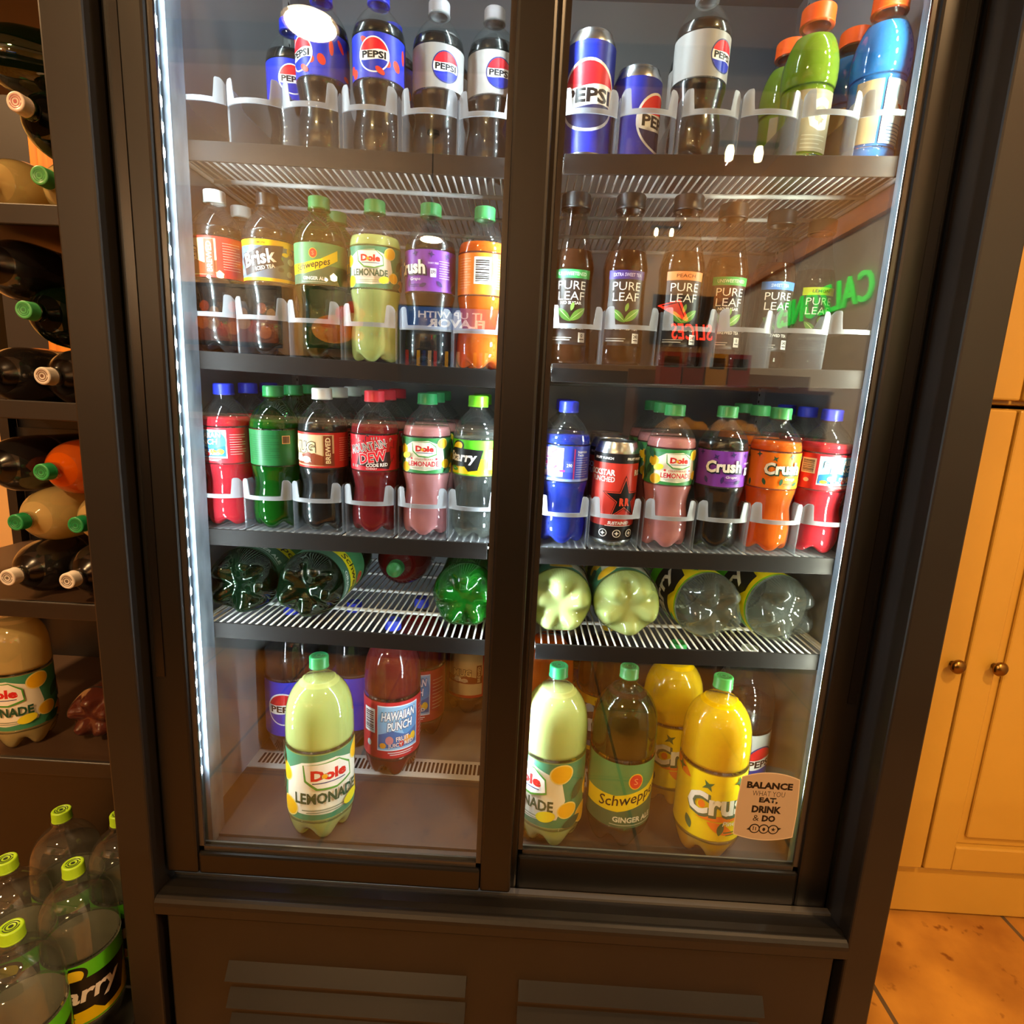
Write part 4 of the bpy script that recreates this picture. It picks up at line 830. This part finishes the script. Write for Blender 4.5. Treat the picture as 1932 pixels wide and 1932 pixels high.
lane('1R', 2, .174, 'soda', 'diet cola bottle with silver label in front on the top shelf behind the right door', 'bottle', 'cola', '#98959a', 'cola_silver', rot=10, X=.213)
lane('1R', 2, .252, 'soda', 'diet cola bottle with silver label, behind another behind the right door', 'bottle', 'cola', '#98959a', 'cola_silver')
for k, (i, Y, lb) in enumerate(((4, .204, 'yellow-green sports drink bottle with orange cap, front of its lane'), (4, .284, 'yellow-green sports drink bottle second in its lane'))): lane('1R', i, Y, 'sport', lb+' on the top shelf', 'bottle', 'sportgreen', '#e8591c', 'sportgrey', X=.372)
for k, (i, Y, lb) in enumerate(((5, .176, 'bright blue sports drink bottle with orange cap, front far right'), (5, .256, 'bright blue sports drink bottle second in its lane'))): lane('1R', i, Y, 'sport', lb+' on the top shelf', 'bottle', 'sportblue', '#e8591c', 'sportblue', X=.452)
# fourth shelf: large bottles lying down
GB = 'large bottles lying on the fourth shelf'
def lying(s, X, Y, label, dr, cap, art, lie='base', **k):
    bottle('big', label, 'bottle', X, Y, sz(s, X)-.0025+.0541, dr, cap, art, GB, lie=lie, **k)
lying('4L', -.442, .139, 'dark green ginger ale bottle lying base outward at far left of the fourth shelf', 'dullgreen', G_, 'schweppes', shell=PETG, roll=20)
lying('4L', -.334, .139, 'dark green ginger ale bottle lying second from the left on the fourth shelf', 'dullgreen', G_, 'schweppes', shell=PETG, roll=100)
lying('4L', -.222, .588, 'dark red bottle lying with its green cap forward at the back of the fourth shelf', 'punch', G_, None, lie='cap')
lying('4L', -.080, .139, 'bright green soda bottle lying base outward beside the centre post', 'green', G_, 'greenback' if False else None, shell=PETG, fill=278)
lying('4R', .072, .139, 'pale lemonade bottle lying base outward next to the centre post', 'lemon', G_, 'lemonade', fill=278, roll=70)
lying('4R', .181, .139, 'pale lemonade bottle lying second from the centre post', 'lemon', G_, 'lemonade', fill=278, roll=30)
lying('4R', .318, .139, 'clear lemon-lime bottle with yellow label lying third from the centre post', 'water', LG, 'starry', roll=-99, fill=278, yaw=9)
lying('4R', .431, .139, 'clear lemon-lime bottle with yellow label lying at far right of the fourth shelf', 'water', LG, 'starry', roll=-94, fill=278, yaw=9)
# cooler floor: large bottles standing
GF = 'large bottles on the cooler floor'
def floor_bottle(X, Y, label, dr, cap, art, rot=0, z=.4354, **k): bottle('big', label, 'bottle', X, Y, z if Y < .215 else .4374, dr, cap, art, GF, rot, **k)
floor_bottle(-.306, .137, 'large lemonade bottle with green cap standing alone at the front left of the cooler floor', 'lemon', '#17995a', 'lemonade', rot=27, mark='#0c5c34')
floor_bottle(-.226, .300, 'large red fruit punch bottle with blue cap and barcode on the cooler floor', 'punch', '#3a4ae0', 'hawaii', rot=26)
floor_bottle(-.196, .425, 'large red fruit punch bottle behind the other one on the cooler floor', 'punch', '#3a4ae0', 'hawaii', rot=-10)
floor_bottle(-.440, .350, 'large cola bottle with blue label at the left wall of the cooler floor', 'cola', '#2a3ad0', 'cola_blue', rot=-24, fill=212)
floor_bottle(-.324, .380, 'large cola bottle behind the lemonade on the cooler floor', 'cola', '#2a3ad0', 'cola_blue', rot=150, fill=212)
floor_bottle(-.100, .535, 'large root beer bottle at the back beside the centre of the cooler floor', 'cola', WHT, 'mug')
floor_bottle(.077, .152, 'large lemonade bottle with green cap beside the centre post on the cooler floor', 'lemon', '#17995a', 'lemonade', rot=-58, mark='#0c5c34')
floor_bottle(.192, .162, 'large ginger ale bottle with green cap and yellow ribbon on the cooler floor', 'ale', '#3f9a58', 'schweppes', rot=12, shell=PETG, mark='#1c5c30')
floor_bottle(.338, .146, 'large yellow pineapple soda bottle in front behind the balance sticker', 'yellow', '#3fae58', 'pineapple', rot=5, mark='#1c6c30')
floor_bottle(.298, .266, 'large yellow pineapple soda bottle behind the front one', 'yellow', '#3fae58', 'pineapple', rot=16)
floor_bottle(.424, .262, 'large diet cola bottle with silver label at the right wall of the cooler floor', 'cola', '#d4d4d4', 'cola_bigsilver', rot=4, fill=205)
floor_bottle(.070, .345, 'large orange soda bottle behind the lemonade right of the centre post', 'orange', DG, 'orange', rot=20)
floor_bottle(.186, .360, 'large lemon iced tea bottle behind the ginger ale', 'tea', '#e8c420', 'brisk', rot=-12)
floor_bottle(.130, .480, 'large dark cola bottle at the back behind the iced tea', 'cola', '#2a3ad0', 'cola_blue')
# ---------------------------------------------------------------- copper balance sticker on the right door glass
A = Art(0.06); top = []
for k in range(13): u = -1+k/6; top.append((43*u, 50+9*(1-u*u)))
bot = [(45*-(-1+k/6), -48-8*(1-(-1+k/6)**2)) for k in range(13)]
out = top+[(45, 20), (46, -10)]+bot+[(-46, -10), (-45, 20)]; A.poly(out, '#c0ae94')
A.poly([(x*.972, y*.975) for x, y in out], mat('sticker_copper', '#a08c74', rough=0.35, spec=0.4))
A.text('BALANCE', 0, 37, 68, 11.5, '#151210', .05).text('WHAT YOU', 0, 23.5, 48, 8.5, '#2c241c', -.01).text('EAT,', 1, 12, 28, 10.5, '#151210', .05).text('DRINK', 0, -3, 44, 12, '#151210', .05).text('&', -14, -18, 9, 10, '#2c241c').text('DO', 5, -18, 20, 11, '#151210', .05)
for x in (-14, 0, 14): A.ell(x, -36, 8, 8, '#1c1814')
A.poly([(-26, -38), (-18, -31), (-17, -40)], '#1c1814').poly([(26, -33), (18, -32), (18, -41)], '#1c1814', up=0)
for k, x in enumerate((-14, 0, 14)):
    A.ell(x, -36, 6.2, 6.2, '#a08c74', up=1 if k == 0 else 0)
A.rect(-16, -36, 1.2, 6, '#1c1814').rect(-12.4, -36, 1.2, 6, '#1c1814', up=0).rect(-16, -33, 3, 1, '#1c1814', up=0).ell(0, -36.5, 2.2, 3, '#1c1814', up=0).star(14, -36, 4, 1.6, '#1c1814', 5)
st = link('sticker', A.mesh('sticker', lambda u, v, l: (.3955+u/1000, .0694-l/1000, .5665+v/1000), cut=0)); tag(st, 'copper balance sticker with bold black lettering on the lower right of the right door glass', 'sticker')

# ---------------------------------------------------------------- rack of large bottles left of the cooler
RACK = mat('rack_black', '#1a1614', rough=0.4); RACKU = mat('rack_shelf_brown', '#4a3626', rough=0.5)
rk = thing('bottle_rack', 'black metal rack stacked with large soda bottles left of the cooler', 'rack', (-0.9, .5, 0))
def rpart(n, m, *bx, **k):
    b = MB()
    for q in bx: b.box(q[0]+.9, q[1]+.9, q[2]-.5, q[3]-.5, q[4], q[5])
    b.build(n, m, rk, **k)
for x in (-1.30, -.585):
    for y in (.285, .70): rpart('upright', RACK, (x-.012, x+.012, y-.012, y+.012, 0, 2.0))
for z in (.415, .738, 1.100, 1.412, 1.80): rpart('rack_shelf', RACKU, (-1.288, -.597, .272, .712, z-.012, z-.0005)); rpart('front_lip', RACK, (-1.312, -.573, .262, .272, z-.02, z+.012), bevel=.002)
rpart('dark_screen_front', RACK, (-1.288, -.597, .276, .284, .02, .395)); rpart('dark_screen_back', RACK, (-1.288, -.597, .713, .722, .02, 1.09)); rpart('dark_screen_side', RACK, (-.59, -.582, .30, .69, .02, 1.42))  # black boards added so the gaps in and under the rack stay dark
for z in (1.02, .66): rpart('cross_rail', RACK, (-1.288, -.597, .705, .712, z-.012, z+.012))
GR = 'large bottles lying on the rack'
def rb(X, Z, label, dr, cap, art=None, Y=.262, mark=None, shell=None, **k): bottle('big', label, 'bottle', X, Y+.303, Z, dr, cap, art, GR, lie='cap', mark=mark, shell=shell, fill=278, **k)
WC = '#d8cfc4'
rb(-.812, .7925, 'cola bottle with white cap lying on the rack shelf below the cream bottles', 'cola', WC, None, mark='#6a625a')
rb(-.922, .7925, 'cola bottle with white cap lying left of the other one below the cream bottles', 'cola', WC, None, mark='#6a625a')
rb(-.786, .8975, 'green-capped cream lemonade bottle lying nearest the cooler on the rack', 'cream', '#1f8a50', None, mark='#156a3a')
rb(-.895, .8965, 'green-capped cream lemonade bottle lying second from the cooler on the rack', 'cream', '#1f8a50', None, mark='#156a3a')
rb(-.838, .9895, 'red-orange soda bottle with green cap lying on top of the cream bottles', 'orange', '#2f9a58', 'greenback' if False else None, mark='#1c6a3a')
rb(-.950, .9895, 'dark cola bottle with white cap lying left of the red-orange bottle', 'cola', WC, None, mark='#6a625a')
rb(-.818, 1.1545, 'cola bottle with white cap lying on the rack shelf under the green-capped one', 'cola', WC, None, mark='#6a4a3a')
rb(-.928, 1.1545, 'cola bottle lying at left under the green-capped one', 'cola', WC, None, mark='#6a4a3a')
rb(-.838, 1.2605, 'dark ginger ale bottle with green cap lying in the middle of the upper rack shelf', 'dullgreen', '#4fae68', None, shell=PETG, mark='#2c7a44')
rb(-.914, 1.3375, 'dark cola bottle with grey-white cap lying at the top of the middle rack shelf', 'cola', '#a8a09a', None, mark='#5a524c')
rb(-.789, 1.4665, 'cream lemonade bottle with green cap lying on the top rack shelf', 'cream', '#5aae62', None, mark='#3a8a48')
rb(-.898, 1.4665, 'cream lemonade bottle lying left of the other one on the top rack shelf', 'cream', '#5aae62', None, mark='#3a8a48')
rb(-.815, 1.5705, 'ginger ale bottle with white cap lying on the cream bottles', 'dullgreen', '#f0e0d4', 'schweppes', shell=PETG, mark='#c06a70')
bottle('big', 'dark green ginger ale bottle lying sideways highest on the rack', 'bottle', -.70, .47, 1.680, 'dullgreen', '#3f9a58', 'schweppes', GR, lie='cap', shell=PETG, roll=125, yaw=-62, fill=278)
bottle('big', 'red-brown soda bottle lying base outward on the low rack shelf', 'bottle', -.865, .33, .4695, 'brown', G_, None, GR, lie='base', fill=278)
bottle('big', 'large lemonade bottle standing on the low rack shelf at the edge of view', 'bottle', -1.0, .345, .4150, 'cream', '#17995a', 'lemonade', GR)
b = MB(); b.box(-1.0, -.60, -.13, .262, 0.0, .094); b.build('display_stand', mat('stand_black', '#171311', rough=0.5), bevel=.004, label='low black stand holding the lemon-lime bottles left of the cooler', cat='stand')
for X, Y, lb, r in ((-.676, -.046, 'clear lemon-lime bottle with green cap standing nearest on the low stand', 40), (-.678, .064, 'clear lemon-lime bottle second in the row beside the cooler on the low stand', 36), (-.684, .174, 'clear lemon-lime bottle third in the row beside the cooler on the low stand', 10), (-.787, .064, 'clear lemon-lime bottle at the left edge on the low stand', 40), (-.789, .174, 'clear lemon-lime bottle third back in the left row of the low stand', 0), (-.785, -.046, 'clear lemon-lime bottle at the front of the left row on the low stand', 15)):
    bottle('big', lb, 'bottle', X, Y, .0942, 'water', '#9ac828', 'starry', 'lemon-lime bottles on the low stand', r, mark='#20301a', fill=225)
